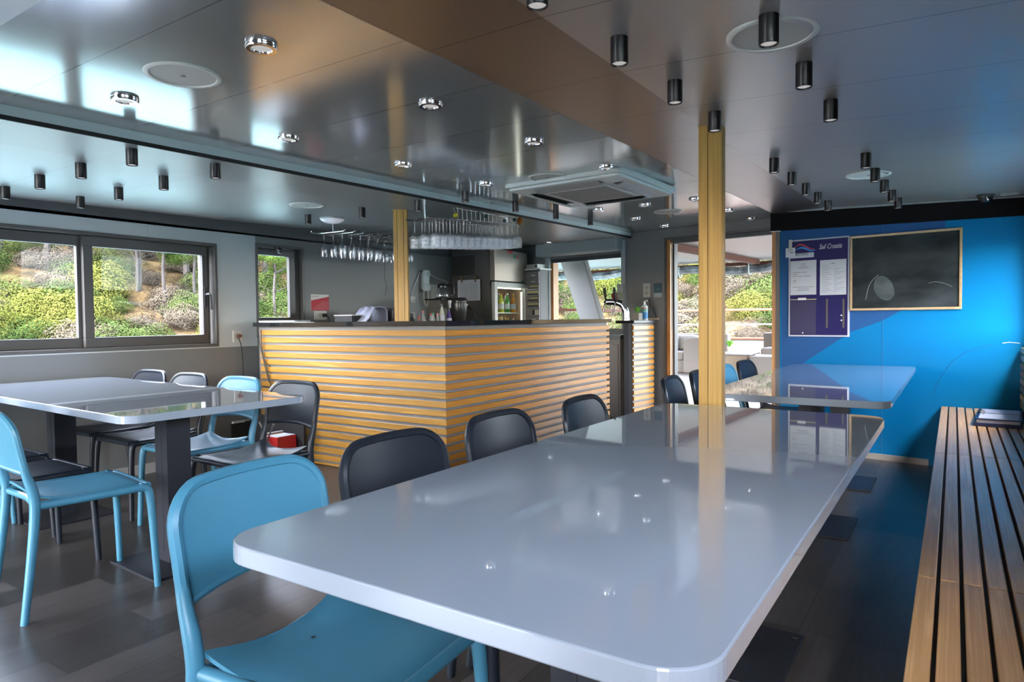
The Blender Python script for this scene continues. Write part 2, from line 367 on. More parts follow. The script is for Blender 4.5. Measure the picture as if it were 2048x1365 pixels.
# step between the lowered soffit and the raised glossy panel: pale face over a black lip
slope_slab('trim_1', LA-.004, LA+.002, YB, lambda x: gy(x), mat('cove_white', (.88, .92, .93), .3), dz=.014, th=.039)
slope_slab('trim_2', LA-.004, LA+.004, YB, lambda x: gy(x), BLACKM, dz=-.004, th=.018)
slope_slab('trim_3', EA-.002, EA+.002, YB, lambda x: gy(x), mat('cove_brown', (.2, .17, .15), .4), dz=0, th=.053)
pz = at_z(45, 25, z0(.7)); slope_slab('ceiling_cross_band', LA, EA, YB, pz.y, seams('left_band', (.27, .29, .28), .30, None, .5), dz=0, th=.06)
bm = BM(); prism(bm, [(XL-.12, YB-.1), (XR+.12, YB-.1), (XR+.12, gy(XR)+.1), (XL-.12, gy(XL)+.1)], lambda x, y: z0(y)+.15, lambda x, y: z0(y)+.2)
struct('light_block_slab', bm, WGREY2)  # unseen slab over the ceilings, added to block light from above

def wall_cells(name, ax, pos, th, ub, zb, holes, pick, mats, parent=None, loc=None, rz=0):
    """wall slab in cells; ax 'x': plane x=pos running along y; ax 'y' runs along x"""
    bm = BM()
    for u0, u1 in zip(ub, ub[1:]):
        for a, c in zip(zb, zb[1:]):
            um, zm = (u0+u1)/2, (a+c)/2
            if any(h[0] < um < h[1] and h[2] < zm < h[3] for h in holes): continue
            if ax == 'x': box(bm, min(pos, pos+th), u0, a, max(pos, pos+th), u1, c, pick(um, zm))
            else: box(bm, u0, min(pos, pos+th), a, u1, max(pos, pos+th), c, pick(um, zm))
    o = struct(name, bm, mats)
    if loc: o.location = loc; o.rotation_euler = (0, 0, rz)
    return o
W1 = (-.05, 3.20, .925, 1.75); W2 = (3.565, 4.07, .985, 1.79); W3 = (-2.6, -.5, .925, 1.75)
wall_cells('wall_left', 'x', XL, -.12, [YB, W3[0], W3[1], W1[0], W1[1], W2[0], 3.572, W2[1], gy(XL)], [0, .912, .925, .985, 1.75, 1.79, 1.868, 2.05], [W1, W2, W3],
           lambda u, z: 1 if (z > .912 and z < 1.868 and u < 3.5655) else 0, [mat('wall_left_grey', (.175, .18, .185), .42), WWHITE])
struct('trim_4', prism(BM(), [(XL, YB), (XL+.006, YB), (XL+.006, gy(XL)), (XL, gy(XL))], 1.868, lambda x, y: z0(y)+.02), mat('trim_grey', (.075, .08, .085), .5))
struct('baseboard_left', Bx(XL, YB, 0, XL+.012, 3.45, .075), mat('baseboard_white', (.42, .42, .42), .5))
wall_cells('wall_right', 'x', XR, .12, [YB, -2.6, -.6, .1, 1.2, 3.85, 4.66, 4.84, 5.56, gy(XR)], [0, 1.0, 1.32, 1.68, 1.80, 2.1], [(-2.6, -.6, 1., 1.8), (.1, 1.2, 1.32, 1.8), (3.85, 4.66, 1., 1.68), (4.84, 5.56, 1., 1.68)], lambda u, z: 0, [WGREY2])
wall_cells('wall_rear', 'y', YB, -.1, [XL-.12, -4.6, -2.6, XR+.12], [0, .05, 1.8, 2.0], [(-4.6, -2.6, .05, 1.8)], lambda u, z: 0, [WGREY2])  # unseen rear opening, added and sized to let sky light in
# back bulkhead (local x along the wall, local y away from the room)
GX = lambda X: (X-XL)*1.01075
gw = (GX(-4.10), GX(-3.09), 1.0, 1.845); gd = (GX(-2.50), GX(-1.43), 0., 1.93)
wall_cells('wall_back', 'y', 0, .10, [-.12, gw[0], gw[1], gd[0], gd[1], GX(-1.2)], [0, 1.0, 1.845, 1.93, 2.12], [gw, gd], lambda u, z: 0, [mat('wall_back_grey', (.22, .215, .22), .5)],
           loc=(XL, gy(XL), 0), rz=PHI)
def on_grey(x, y): # pixel -> (local x, z) on the back bulkhead
    p = at_pl(x, y, GP, NP); return (p.x-XL)*1.01075, p.z
def grey_thing(name, label, cat, lx, z, group=None):
    d = Vector((math.cos(PHI), math.sin(PHI), 0)); p = Vector((XL, gy(XL), z)) + d*lx
    return thing(name, label, cat, p, PHI, group)
# blue cabin block at the far right
bm = BM(); prism(bm, [(-1.285, by_(-1.285)), (XR, by_(XR)), (XR, gy(XR)), (-1.22, gy(-1.22)-.02)], 0, 2.06)
bw = struct('wall_end', bm, BLUE)
BROOT = Vector((-1.285, by_(-1.285), 0)); BL = lambda X: (X+1.285)*1.01075
def on_blue(x, y): p = at_pl(x, y, BP, NP); return (p.x+1.285)*1.01075, p.z
def blue_obj(name, bm, m, **k):
    o = struct(name, bm, m, **k); o.location = BROOT; o.rotation_euler = (0, 0, PHI); return o
P = on_blue
pts = [P(*q) for q in [(1563, 455), (1890, 436), (1890, 461), (1885, 560), (1799, 623), (1765, 641.7), (1703, 664), (1608.5, 725), (1563, 754)]]
bm = BM(); prism_xz(bm, [(x, z) for x, z in pts], -.0015, .001); blue_obj('trim_5', bm, STEELBLUE)
e = P(2048, 430)[0]+.05
bm = BM(); prism_xz(bm, [(-.015, 1.842), (e, 1.785), (e, 1.93), (-.015, 2.03)], -.03, .0); blue_obj('trim_6', bm, mat('band_black', (.004, .004, .005), .7, spec=.1))
bm = BM(); prism_xz(bm, [(-.0, 1.992), (e, 1.905), (e, 1.917), (-.0, 2.006)], -.036, -.028); blue_obj('trim_7', bm, mat('pale_strip', (.3, .32, .34), .5))
bm = BM(); prism_xz(bm, [(-.015, 1.836), (.06, 1.833), (.06, 1.840), (-.015, 1.843)], -.03, .0); blue_obj('trim_8', bm, WHITEP)
bm = BM(); box(bm, -.01, -.008, 0, .022, .0, 1.838); blue_obj('trim_9', bm, WOODTRIM)
bm = BM(); box(bm, .022, -.012, 0, .056, .0, 1.838); blue_obj('trim_10', bm, mat('bronze_trim', (.05, .04, .035), .4))
bm = BM(); box(bm, .056, -.012, 0, 1.15, .0, .045); blue_obj('baseboard_end', bm, mat('baseboard_beige', (.38, .34, .30), .5))
bm = BM(); box(bm, P(1765, 600)[0], -.0022, .045, P(1765, 600)[0]+.003, .0, 1.842); blue_obj('trim_11', bm, mat('joint_blue', (.01, .12, .27), .5))
sc = [P(*q) for q in [(1868, 790), (1872, 772), (1888, 745), (1905, 722), (1930, 705), (1960, 695), (1985, 690)]]
bm = BM(); tube(bm, [(x, -.001, z) for x, z in sc], .0018, 5); blue_obj('trim_12', bm, mat('wall_line_dark', (.0, .09, .22), .6))  # thin darker blue curve on the wall
bm = BM(); tube(bm, [(x, -.002, z) for x, z in [P(2005, 687), P(2018, 685), P(2040, 687)]], .0022, 5); blue_obj('trim_13', bm, WHITEP)

# ---- windows of the left wall
def frame4(bm, x0, x1, y0, y1, z0_, z1, w_, wl=None, wr=None):
    wl = w_ if wl is None else wl; wr = w_ if wr is None else wr
    box(bm, x0, y0, z0_, x1, y1, z0_+w_); box(bm, x0, y0, z1-w_, x1, y1, z1)
    box(bm, x0, y0, z0_+w_, x1, y0+wl, z1-w_); box(bm, x0, y1-wr, z0_+w_, x1, y1, z1-w_)
    return bm
def window(name, W, sashes):
    r = thing(name, None, None, (XL, (W[0]+W[1])/2, W[2])); r['kind'] = 'structure'
    def L(o): o.location = -Vector(r.location); return o
    L(obj('window_frame', frame4(BM(), XL-.13, XL+.006, W[0]-.004, W[1]+.004, W[2]-.004, W[3]+.004, .024), FRAME, r, bevel=.002))
    L(obj('outer_frame', frame4(BM(), XL-.128, XL-.085, W[0]-.002, W[1]+.002, W[2]-.002, W[3]+.002, .058, .05, .085), FRAME, r))
    for x, y0, y1, za, zb, wf, wl, wr in sashes:
        L(obj('sash', frame4(BM(), x-.025, x+.012, y0, y1, za, zb, wf, wl, wr), mat('sash_dark', (.055, .052, .052), .38), r, bevel=.003))
        bm = BM(); prism_yz(bm, [(x-.018, za+wf-.002), (x-.014, za+wf-.002), (x+.022-.002, zb-wf+.002), (x+.018-.002, zb-wf+.002)], y0+wl-.002, y1-wr+.002); L(obj('pane', bm, GLASS, r))
    return r, L
r, L = window('window_1', W1, [(XL-.075, -.025, 2.245, .95, 1.725, .068, .07, .055), (XL-.035, 2.215, 3.135, .95, 1.725, .07, .062, .045)])
bm = BM(); box(bm, XL-.023, 3.098, 1.24, XL-.012, 3.122, 1.40); tube(bm, smoothpath([(XL-.012, 3.11, 1.34), (XL+.03, 3.112, 1.345), (XL+.036, 3.12, 1.32), (XL+.036, 3.125, 1.22)]), .008, 8)
L(obj('window_handle', bm, BLACK, r, smooth=True))
r, L = window('window_2', W2, [(XL-.03, 3.572, 3.985, 1.10, 1.755, .055, .022, .06)])
L(obj('sash', Bx(XL-.06, 3.985, 1.0, XL-.045, 4.06, 1.77), FRAME, r))
L(obj('sash', Bx(XL-.10, 3.575, 1.0, XL-.012, 4.03, 1.105), mat('sash_dark'), r))
window('window_3', W3, [(XL-.05, -2.575, -.525, .95, 1.725, .07, .06, .06)])
for i, (a, c) in enumerate([(-2.6, -.6), (3.85, 4.66), (4.84, 5.56), (.1, 1.2)]):
    rr = thing('window_%d' % (4+i), None, None, (XR, (a+c)/2, 1.0)); rr['kind'] = 'structure'
    o = obj('window_frame', frame4(BM(), XR-.006, XR+.12, a, c, 1.32 if i == 3 else 1.0, 1.68 if i in (1, 2) else 1.80, .035), FRAME, rr); o.location = -Vector(rr.location)
    o = obj('pane', Bx(XR+.05, a+.03, 1.35 if i == 3 else 1.03, XR+.054, c-.03, 1.65 if i in (1, 2) else 1.77), GLASS, rr); o.location = -Vector(rr.location)
# ---- doorway in the back bulkhead
rr = grey_thing('door_1', None, None, gd[0], 0); rr['kind'] = 'structure'
wd = gd[1]-gd[0]
bm = BM(); box(bm, -.065, -.025, 0, -.040, .11, 1.965); box(bm, -.065, -.025, 1.94, wd+.05, .02, 1.965); obj('door_frame', bm, FRAME, rr)
bm = BM(); box(bm, -.04, -.018, 0, .0, .12, 1.94); obj('door_jamb', bm, WOODTRIM, rr, bevel=.003)
bm = BM(); box(bm, .0, .05, 0, .014, .12, 1.93); box(bm, .0, .05, 1.915, wd, .09, 1.93); box(bm, wd-.014, .05, 0, wd, .12, 1.93); box(bm, 0, .05, -.0, wd, .09, .02); obj('door_track', bm, BLACK, rr)
bm = BM(); box(bm, .014, .066, .02, wd-.014, .072, 1.915); obj('door_pane', bm, GLASS, rr)
bm = BM(); box(bm, wd*.02, .0, 1.90, wd+.06, .05, 1.94); obj('door_header', bm, mat('header_grey', (.10, .10, .105), .5), rr)
# ---- serving hatch with roller shutter
rr = grey_thing('roller_shutter', 'grey roller shutter box with side rails over the serving hatch', 'shutter', gw[0], 0)
hw = gw[1]-gw[0]; GA = mat('shutter_grey', (.46, .49, .51), .35)
bm = BM(); prism(bm, [(0, 0)]*0 or [(-.13, -.15), (hw+.02, -.15), (hw+.02, .0), (-.13, .0)], 1.868, 2.045); obj('shutter_box', bm, GA, rr, bevel=.025)
for a, c in ((-.066, 0.), (hw, hw+.05)): obj('side_rail', Bx(a, -.035, 1.0, c, 0, 1.99 if a > 0 else 1.868), GA, rr, bevel=.003)
obj('shutter_slats', Bx(.0, .02, 1.80, hw, .035, 1.868), mat('shutter_dark', (.07, .075, .08), .4), rr)
obj('wooden_jamb', Bx(.0, .0, 1.0, .035, .10, 1.80), WOODTRIM, rr)
obj('control_box', Bx(hw-.03, -.075, 1.30, hw+.045, -.036, 1.50), GA, rr, bevel=.006)

# ================================================================== TABLES
def table(name, label, x0, y0, x1, y1, rz=0, c=None, ped=(), along='y'):
    cx, cy = ((x0+x1)/2, (y0+y1)/2) if c is None else c
    t = thing('dining_table', label, 'table', (cx, cy, 0), rz)
    X, Y = (x1-x0)/2, (y1-y0)/2
    bm = BM(); prism(bm, rrect(-X, -Y, X, Y, .075, 10), .717, .75); obj('tabletop', bm, WTOP, t, bevel=.003, seg=2)
    for px, py in ped:
        p = obj('pedestal', box(box(box(BM(), px-.055, py-.0555, .012, px+.055, py+.0555, .705), px-.0565, py-.006, .06, px-.0555, py+.006, .64), px-.006, py-.057, .06, px+.006, py-.0557, .64), COLM, t, bevel=.004)
        bp = obj('base_plate', Bx(px-.20, py-.21, 0, px+.20, py+.21, .012) if along == 'y' else Bx(px-.21, py-.20, 0, px+.21, py+.20, .012), COLM, t, bevel=.002)
        for sx in (-.175, .175):
            for sy in (-.175, .175): obj('screw', lathe(BM(), [(.0, .016), (.006, .0155), (.009, .012)], (px+sx, py+sy, 0), 8), BLACKM, bp)
        obj('top_plate', Bx(px-.15, py-.15, .705, px+.15, py+.15, .717), COLM, t)
    return t
table('dining_table', 'long white glossy dining table in front, nearest the camera', -1.037, .648, -.203, 2.757, ped=[(0, -.50), (0, .535)])
table('dining_table', 'white glossy dining table beyond the yellow wooden post, beside the blue wall', -1.037, 3.21, -.222, 5.56, ped=[(0, -.545), (0, .54)])
table('dining_table', 'white glossy dining table by the long window at the left wall', -1.12, -.435, 1.12, .435, rz=R(-2.5), c=(-3.79, 1.80), ped=[(.75, -.06), (-.52, -.06)], along='x')

# ================================================================== CHAIRS
def backrest_bm():
    bm = BM(); NU, NV = 18, 9
    def pt(u, v, off):
        u = math.sin(u*math.pi/2); a = abs(u); RC = .085; dx = max(0, a*.203-(.203-RC)); top = .783 - .006*a*a - (RC-math.sqrt(max(0, RC*RC-dx*dx)))*.92; bot = .560 + .012*(1-a*a)
        z = bot+(top-bot)*v; x = u*.203
        y = -.205 - .30*(z-.44)*.62 - .030*(1-a*a) + off
        return (x, y, z)
    F = [[bm.verts.new(pt(-1+2*i/NU, j/NV, .007)) for i in range(NU+1)] for j in range(NV+1)]
    B = [[bm.verts.new(pt(-1+2*i/NU, j/NV, -.007)) for i in range(NU+1)] for j in range(NV+1)]
    for j in range(NV):
        for i in range(NU):
            bm.faces.new((F[j][i], F[j][i+1], F[j+1][i+1], F[j+1][i])); bm.faces.new((B[j][i], B[j+1][i], B[j+1][i+1], B[j][i+1]))
    for i in range(NU):
        bm.faces.new((F[0][i], B[0][i], B[0][i+1], F[0][i+1])); bm.faces.new((F[NV][i], F[NV][i+1], B[NV][i+1], B[NV][i]))
    for j in range(NV):
        bm.faces.new((F[j][0], F[j+1][0], B[j+1][0], B[j][0])); bm.faces.new((F[j][NU], B[j][NU], B[j+1][NU], F[j+1][NU]))
    # rounded rim along the outline
    rim = [Vector(pt(-1, j/8, 0)) for j in range(9)] + [Vector(pt(-1+2*i/24, 1, 0)) for i in range(1, 24)] + [Vector(pt(1, 1-j/8, 0)) for j in range(9)]
    tube(bm, rim, .0132, 8); low = [Vector(pt(-1+2*i/16, 0, 0)) for i in range(17)]; tube(bm, low, .0105, 8)
    return bm
def seat_bm():
    bm = BM(); N = 14
    def pt(i, j, off):
        u = -1+2*i/N; v = j/N; hx = .190+.006*v; y = -.195+.405*v
        z = .446 + .030*max(0, 1-v*2.6)**1.6*(abs(u)**2.2) - .010*(1-u*u)*math.sin(math.pi*min(1, v*1.1)) - .012*max(0, (v-.88)/.12)**2 - .006*abs(u)**8
        if v < .05: y += .028*(1-u*u)
        return (u*hx, y, z+off)
    T = [[bm.verts.new(pt(i, j, 0)) for i in range(N+1)] for j in range(N+1)]
    B = [[bm.verts.new(pt(i, j, -.010)) for i in range(N+1)] for j in range(N+1)]
    for j in range(N):
        for i in range(N):
            bm.faces.new((T[j][i], T[j][i+1], T[j+1][i+1], T[j+1][i])); bm.faces.new((B[j][i], B[j+1][i], B[j+1][i+1], B[j][i+1]))
    for i in range(N):
        bm.faces.new((T[0][i], B[0][i], B[0][i+1], T[0][i+1])); bm.faces.new((T[N][i], T[N][i+1], B[N][i+1], B[N][i]))
        bm.faces.new((T[i][0], T[i+1][0], B[i+1][0], B[i][0])); bm.faces.new((T[i][N], B[i][N], B[i+1][N], T[i+1][N]))
    return bm
def make_chair(m, label, loc, rz, group):
    c = thing('dining_chair', label, 'chair', loc, rz, group)
    s = obj('seat', seat_bm(), m, c, smooth=True); obj('drain_hole', lathe(BM(), [(0, .4385), (.0055, .4385)], (0, -.09, 0), 10), BLACKM, s)
    obj('backrest', backrest_bm(), m, c, smooth=True)
    bm = BM()
    for sx in (-1, 1): tube(bm, [(sx*.196, -.20, .430), (sx*.197, 0, .428), (sx*.197, .185, .428)], .0165, 10)
    tube(bm, [(-.185, .203, .430), (.185, .203, .430)], .014, 10); tube(bm, [(-.19, -.195, .428), (0, -.175, .426), (.19, -.195, .428)], .013, 8)
    obj('seat_frame', bm, m, c, smooth=True)
    for sx in (-1, 1):
        p = smoothpath([(sx*.212, .222, .0), (sx*.204, .214, .22), (sx*.199, .206, .37), (sx*.197, .196, .418), (sx*.197, .165, .432)], 4)
        obj('leg', tube(BM(), p, [.0135+.004*min(1, i/10) for i in range(len(p))], 10), m, c, smooth=True)
        p = smoothpath([(sx*.217, -.250, .0), (sx*.209, -.222, .22), (sx*.203, -.203, .40), (sx*.202, -.206, .48), (sx*.2025, -.2285, .565), (sx*.203, -.2475, .67)], 4)
        obj('leg', tube(BM(), p, [.0135+.005*min(1, i/8) if i < 13 else .0185-.0085*(i-13)/7 for i in range(len(p))], 10), m, c, smooth=True)
    return c
CH = [  # colour, x, y, heading (0 faces +Y), label, group
 ('b', -1.05, .945, -84, 'blue plastic chair nearest the camera, pushed under the front table', 'chairs along the front table'),
 ('k', -1.055, 1.385, -90, 'black plastic chair at the front table, next to the big blue chair', 'chairs along the front table'),
 ('k', -1.045, 1.905, -88, 'black plastic chair in the middle of the front table, before the bar corner', 'chairs along the front table'),
 ('k', -1.00, 2.46, -86, 'black plastic chair at the far end of the front table, before the bar', 'chairs along the front table'),
 ('k', -1.02, 3.56, -84, 'black plastic chair left of the yellow post, nearest of the far row', 'chairs along the far table'),
 ('k', -1.02, 4.02, -86, 'black plastic chair half hidden behind the yellow post', 'chairs along the far table'),
 ('b', -1.02, 4.56, -90, 'blue plastic chair at the far table, right behind the yellow post', 'chairs along the far table'),
 ('k', -1.02, 5.08, -92, 'black plastic chair last in the far row, before the open deck', 'chairs along the far table'),
 ('b', -3.045, 1.30, -7, 'blue plastic chair seen from behind, pushed up to the window table', 'chairs on the near side of the window table'),
 ('k', -3.575, 1.295, -1, 'black plastic chair beside the blue one, cut by the left picture edge', 'chairs on the near side of the window table'),
 ('k', -4.125, 1.33, 0, 'black plastic chair under the window table, only its legs showing', 'chairs on the near side of the window table'),
 ('b', -4.60, 1.32, 0, 'blue plastic chair at the outer end of the window table, a sliver showing', 'chairs on the near side of the window table'),
 ('k', -2.99, 2.09, 179, 'black plastic chair at the window table, in front of the slatted bar', 'chairs on the far side of the window table'),
 ('b', -3.525, 2.12, 179, 'blue plastic chair behind the window table, facing the camera', 'chairs on the far side of the window table'),
 ('k', -4.075, 2.14, 180, 'black plastic chair behind the window table, left of the blue one', 'chairs on the far side of the window table'),
 ('k', -4.605, 2.17, 181, 'black plastic chair behind the window table, closest to the left wall', 'chairs on the far side of the window table'),
]
protoB = protoK = None; swap = {}
for colr, x, y, a, lab, grp in CH:
    if protoB is None:
        protoB = make_chair(BLUEP, lab, (x, y, 0), R(a), grp); continue
    if colr == 'k' and protoK is None:
        protoK = make_chair(BLACKP, lab, (x, y, 0), R(a), grp); continue
    dup(protoB if colr == 'b' else protoK, (x, y, 0), R(a), lab)['group'] = grp

# ================================================================== BENCH
be = thing('slatted_bench', 'long oak slatted bench along the right wall', 'bench', (.15, 2.0, 0))
def BE(name, bm, m, **k): o = obj(name, bm, m, be, **k); o.location = (-.15, -2.0, 0); return o
bm = BM()
for k in range(9):
    x = -.0715+.0487*k
    for a, c in ((-1.6, .143), (.147, 1.973), (1.977, 3.803), (3.807, 5.68-.147*0)):
        cc = c if c < 5 else by_(x)-.012
        box(bm, x, a, .428, x+.040, cc, .450)
BE('seat_slats', bm, OAK_BENCH, bevel=.0025)
BE('seat_base', box(BM(), -.035, -1.6, .0, .39, 5.66, .426), BLACKM)
bm = BM()
for k in range(8): box(bm, .380, -1.6, .485+.0525*k, .400, 5.70, .485+.0525*k+.040)
BE('back_slats', bm, wood('oak_back', (.60, .36, .16), (.40, .22, .08), grain=(16, 1.2, 16), slat=(2, .0525, .475)), bevel=.0025)
BE('back_panel', box(BM(), .402, -1.6, .426, .468, 5.70, .93), BLACKM)

# ================================================================== BAR
bar = thing('bar_counter', 'L-shaped bar clad in yellow oak slats with black top', 'bar', (-2.837, 3.47, 0))
def BA(name, bm, m, **k): o = obj(name, bm, m, bar, **k); o.location = (2.837, -3.47, 0); return o
bm = BM(); prism(bm, [(-4.86, 3.488), (-2.855, 3.488), (-2.855, 5.99), (-3.10, 5.99), (-3.10, 3.66), (-4.86, 3.66)], 0, 1.078); BA('bar_body', bm, mat('bar_grey', (.17, .165, .165), .5))
zt = [1.048-.0605*k for k in range(18)]
def slats_left(bm):
    for z in zt: box(bm, -4.82, 3.470, max(.004, z-.0405), -2.8375, 3.4885, z)
    return bm
def slats_right(bm):
    for z in zt: box(bm, -2.8555, 3.4705, max(.004, z-.0405), -2.837, 6.02, z)
    return bm
off = 1.058-18*.0605
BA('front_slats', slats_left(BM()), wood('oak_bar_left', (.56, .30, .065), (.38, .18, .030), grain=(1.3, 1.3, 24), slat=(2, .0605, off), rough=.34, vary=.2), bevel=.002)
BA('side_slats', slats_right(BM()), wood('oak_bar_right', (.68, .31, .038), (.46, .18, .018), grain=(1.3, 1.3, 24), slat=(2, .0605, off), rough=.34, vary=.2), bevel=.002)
bm = BM(); prism(bm, [(-4.89, 3.452), (-2.815, 3.452), (-2.815, 6.03), (-3.25, 6.03), (-3.25, 3.67), (-4.89, 3.67)], 1.078, 1.112); BA('counter_top', bm, mat('black_stone', (.012, .013, .015), .05, spec=.7), bevel=.002)

# lower work counters behind the bar
wc = thing('back_counter', 'steel work counter along the left wall behind the bar', 'counter', (-4.7, 5.0, 0))
o = obj('cabinet', Bx(-.28, -1.15, 0, .28, 1.19, .87), WGREY2, wc); o = obj('worktop', Bx(-.285, -1.15, .87, .30, 1.19, .90), STEEL, wc, bevel=.003)
bp = at_z(1240, 836, 0)
hc = grey_thing('hatch_counter', 'dark steel counter with cabinet door below the serving hatch', 'counter', GX(-4.0), 0)
L0 = GX(-2.86)-GX(-4.0); D0 = .42
obj('cabinet', Bx(.12, -D0, .06, L0, -.005, .90), mat('cabinet_bronze', (.50, .43, .38), .36, metal=.3), hc, bevel=.003)
obj('door', Bx(L0-.46, -D0-.018, .08, L0-.02, -D0, .84), mat('cabinet_door', (.58, .50, .44), .34, metal=.35), hc, bevel=.004)
obj('worktop', Bx(.10, -D0-.03, .90, L0+.02, -.005, .935), STEEL, hc, bevel=.003)
obj('plinth', Bx(.15, -D0+.05, 0, L0-.02, -.01, .06), BLACKM, hc)

# slatted return by the doorway
A = Vector((-2.715, 6.33, 0)); rt = thing('slatted_counter', 'narrow slatted oak counter end beside the open doorway', 'counter', A, -R(8.4))
Lc = .43
obj('body', Bx(-.10, .012, 0, -.018, Lc-.005, 1.06), mat('bar_grey'), rt)
bm = BM()
for z in [1.040-.0605*k for k in range(18)]: box(bm, -.018, .006, max(.004, z-.0405), 0, Lc-.02, z)
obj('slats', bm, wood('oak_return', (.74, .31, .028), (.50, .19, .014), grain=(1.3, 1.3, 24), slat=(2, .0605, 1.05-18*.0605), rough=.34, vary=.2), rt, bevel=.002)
obj('top', Bx(-.21, -.01, 1.065, .012, Lc-.01, 1.095), BLACK, rt, bevel=.003)
obj('support', Bx(-.105, -.012, 0, -.045, .010, 1.065), mat('support_grey', (.12, .125, .14), .4), rt)

# ================================================================== POSTS
def post(label, px, Y, rot, zt, h=.052, cuts=(-.024, .024)):
    """square post clad in boards; cuts: where the grooves of the faces run"""
    p = at_y(px, 640, Y); t = thing('wooden_post', label, 'post', (p.x, p.y, 0), rot)
    obj('core', Bx(-h+.005, -h+.005, 0, h-.005, h-.005, zt), mat('post_core', (.05, .03, .015), .6), t)
    for k in range(4):
        e = [-h+(0 if k % 2 == 0 else .0085)] + list(cuts) + [h-(0 if k % 2 == 0 else .0085)]
        for i, (a_, c_) in enumerate(zip(e, e[1:])):
            pr = .0025 if i == 1 else 0
            o = obj('face_board', Bx(a_+.0012, -h-pr, 0, c_-.0012, -h+.008, zt), OAK_POST, t, bevel=.0012); o.rotation_euler = (0, 0, R(90*k))
    return t
post('yellow wooden post at the end of the front table', 1424, 2.868, R(9), z0(2.868), .048, (-.010,))
post('yellow wooden post rising behind the bar corner', 804.5, 3.74, R(38), z0(3.74))

# ================================================================== CEILING FITTINGS
def zc(X, Y):
    if X > EB: return z0(Y) - .066*(X-EB)/(XR+.1-EB)
    if X > EA: return z0(Y)
    if X > LA: return z0(Y)+.053
    if X > LB: return z0(Y)
    return z0(Y) + .02*(LB-X)/(LB-(XL-.1))
sp0 = None
def spot(X, Y, label, group):
    global sp0
    if sp0 is None:
        t = thing('cylinder_spotlight', label, 'spotlight', (X, Y, zc(X, Y)), 0, group)
        obj('housing', lathe(BM(), [(.0, .004), (.0245, .004), (.0245, -.072), (.0235, -.0735), (.0215, -.0735), (.0205, -.069), (.0, -.069)], n=20), mat('spot_black', (.006, .006, .007), .42, spec=.3), t, smooth=True)
        obj('lens', lathe(BM(), [(.0205, -.0688), (.016, -.0705), (.0, -.0715)], n=16), LAMPD, t, smooth=True)
        sp0 = t; return t
    o = dup(sp0, (X, Y, zc(X, Y)), 0, label); o['group'] = group; return o
g = 'black spotlights on the ceiling along the band'
for k, Y in enumerate([1.30, 1.74, 2.185, 2.63, 3.66, 4.115, 4.55, 4.985, 5.43]):
    spot(-.785, Y, 'black cylinder spotlight %s in the band row' % ['cut by the top edge, nearest', 'second from the camera', 'last but one before the yellow post', 'right in front of the yellow post', 'first beyond the yellow post', 'second beyond the post', 'third beyond the post', 'next to last', 'farthest, touching the black wall band'][k], g)
g = 'black spotlights in the row over the right aisle'
for k, (X, Y) in enumerate([(-.40, 1.80), (-.39, 2.22), (-.38, 2.68), (-.37, 3.74), (-.37, 4.20), (-.36, 4.64), (-.35, 5.09), (-.34, 5.50)]):
    spot(X, Y, 'black cylinder spotlight %s in the right aisle row' % ['before the big round speaker', 'second from the camera', 'third from the camera', 'fourth, just before the small speaker', 'fifth, across the small round speaker', 'sixth from the camera', 'seventh from the camera', 'eighth and farthest'][k], g)
g = 'black spotlights over the window table'
for X, Y, s in [(-4.58, 1.62, 'at the left picture edge'), (-4.05, 1.59, 'third from the black lip, nearer row'), (-3.57, 1.58, 'second from the black lip, nearer row'), (-3.09, 1.58, 'right at the black lip, nearer row'),
                (-4.63, 2.04, 'lowest, close to the white wall panel'), (-4.11, 2.02, 'third in the farther row'), (-3.57, 1.99, 'second in the farther row'), (-3.08, 1.98, 'at the black lip, farther row')]:
    spot(X, Y, 'black cylinder spotlight over the window table, ' + s, g)
g = 'black spotlights over the bar'
for X, Y, s in [(-4.19, 3.47, 'beside the small domed lamp'), (-3.59, 3.46, 'left of the wooden post'), (-3.07, 3.48, 'beside the big glass rack, in shade'), (-2.79, 3.65, 'above the hanging tumblers, nearest'),
                (-2.78, 4.26, 'above the orange toy'), (-2.76, 4.84, 'left below the air conditioner'), (-2.73, 5.41, 'nearest the roller shutter')]:
    spot(X, Y, 'black cylinder spotlight over the bar, ' + s, g)
dl0 = None
g = 'chrome downlights in the glossy ceiling'
for k, (X, Y, s) in enumerate([(-1.74, 1.28, 'nearest the camera'), (-2.56, 1.29, 'in the bright window reflection at left'), (-1.71, 2.02, 'second in the row along the brown band'), (-2.55, 2.01, 'second in the row by the black lip'),
                               (-1.70, 2.77, 'third in the row along the brown band'), (-2.53, 2.75, 'in the reflection of the bar post'), (-1.68, 3.53, 'just before the air conditioner'), (-2.51, 3.50, 'in the reflection of the glasses'),
                               (-2.47, 5.04, 'just behind the air conditioner'), (-2.07, 5.06, 'right of the one behind the air conditioner'), (-2.46, 5.79, 'next to the far round speaker'), (-2.46, 6.53, 'closest to the grey bulkhead'),
                               (-1.655, 5.04, 'touching the yellow post on its left'), (-1.63, 5.82, 'just right of the yellow post'), (-1.62, 6.57, 'closest to the black wall band')]):
    lab = 'round chrome downlight in the glossy ceiling, ' + s
    if dl0 is None:
        dl0 = thing('downlight', lab, 'downlight', (X, Y, zc(X, Y)), 0, g)
        obj('chrome_ring', lathe(BM(), [(.047, .002), (.047, -.010), (.044, -.014), (.032, -.014), (.029, -.010), (.029, .002)], n=28), CHROME, dl0, smooth=True)
        obj('diffuser', lathe(BM(), [(.030, -.009), (.0, -.010)], n=24), LAMPD, dl0)
    else: dup(dl0, (X, Y, zc(X, Y)), 0, lab)['group'] = g
dup(dl0, (-3.95, 6.75, zc(-3.95, 6.75)), 0, 'round chrome downlight on the lower ceiling above the roller shutter')['group'] = g
s0 = None
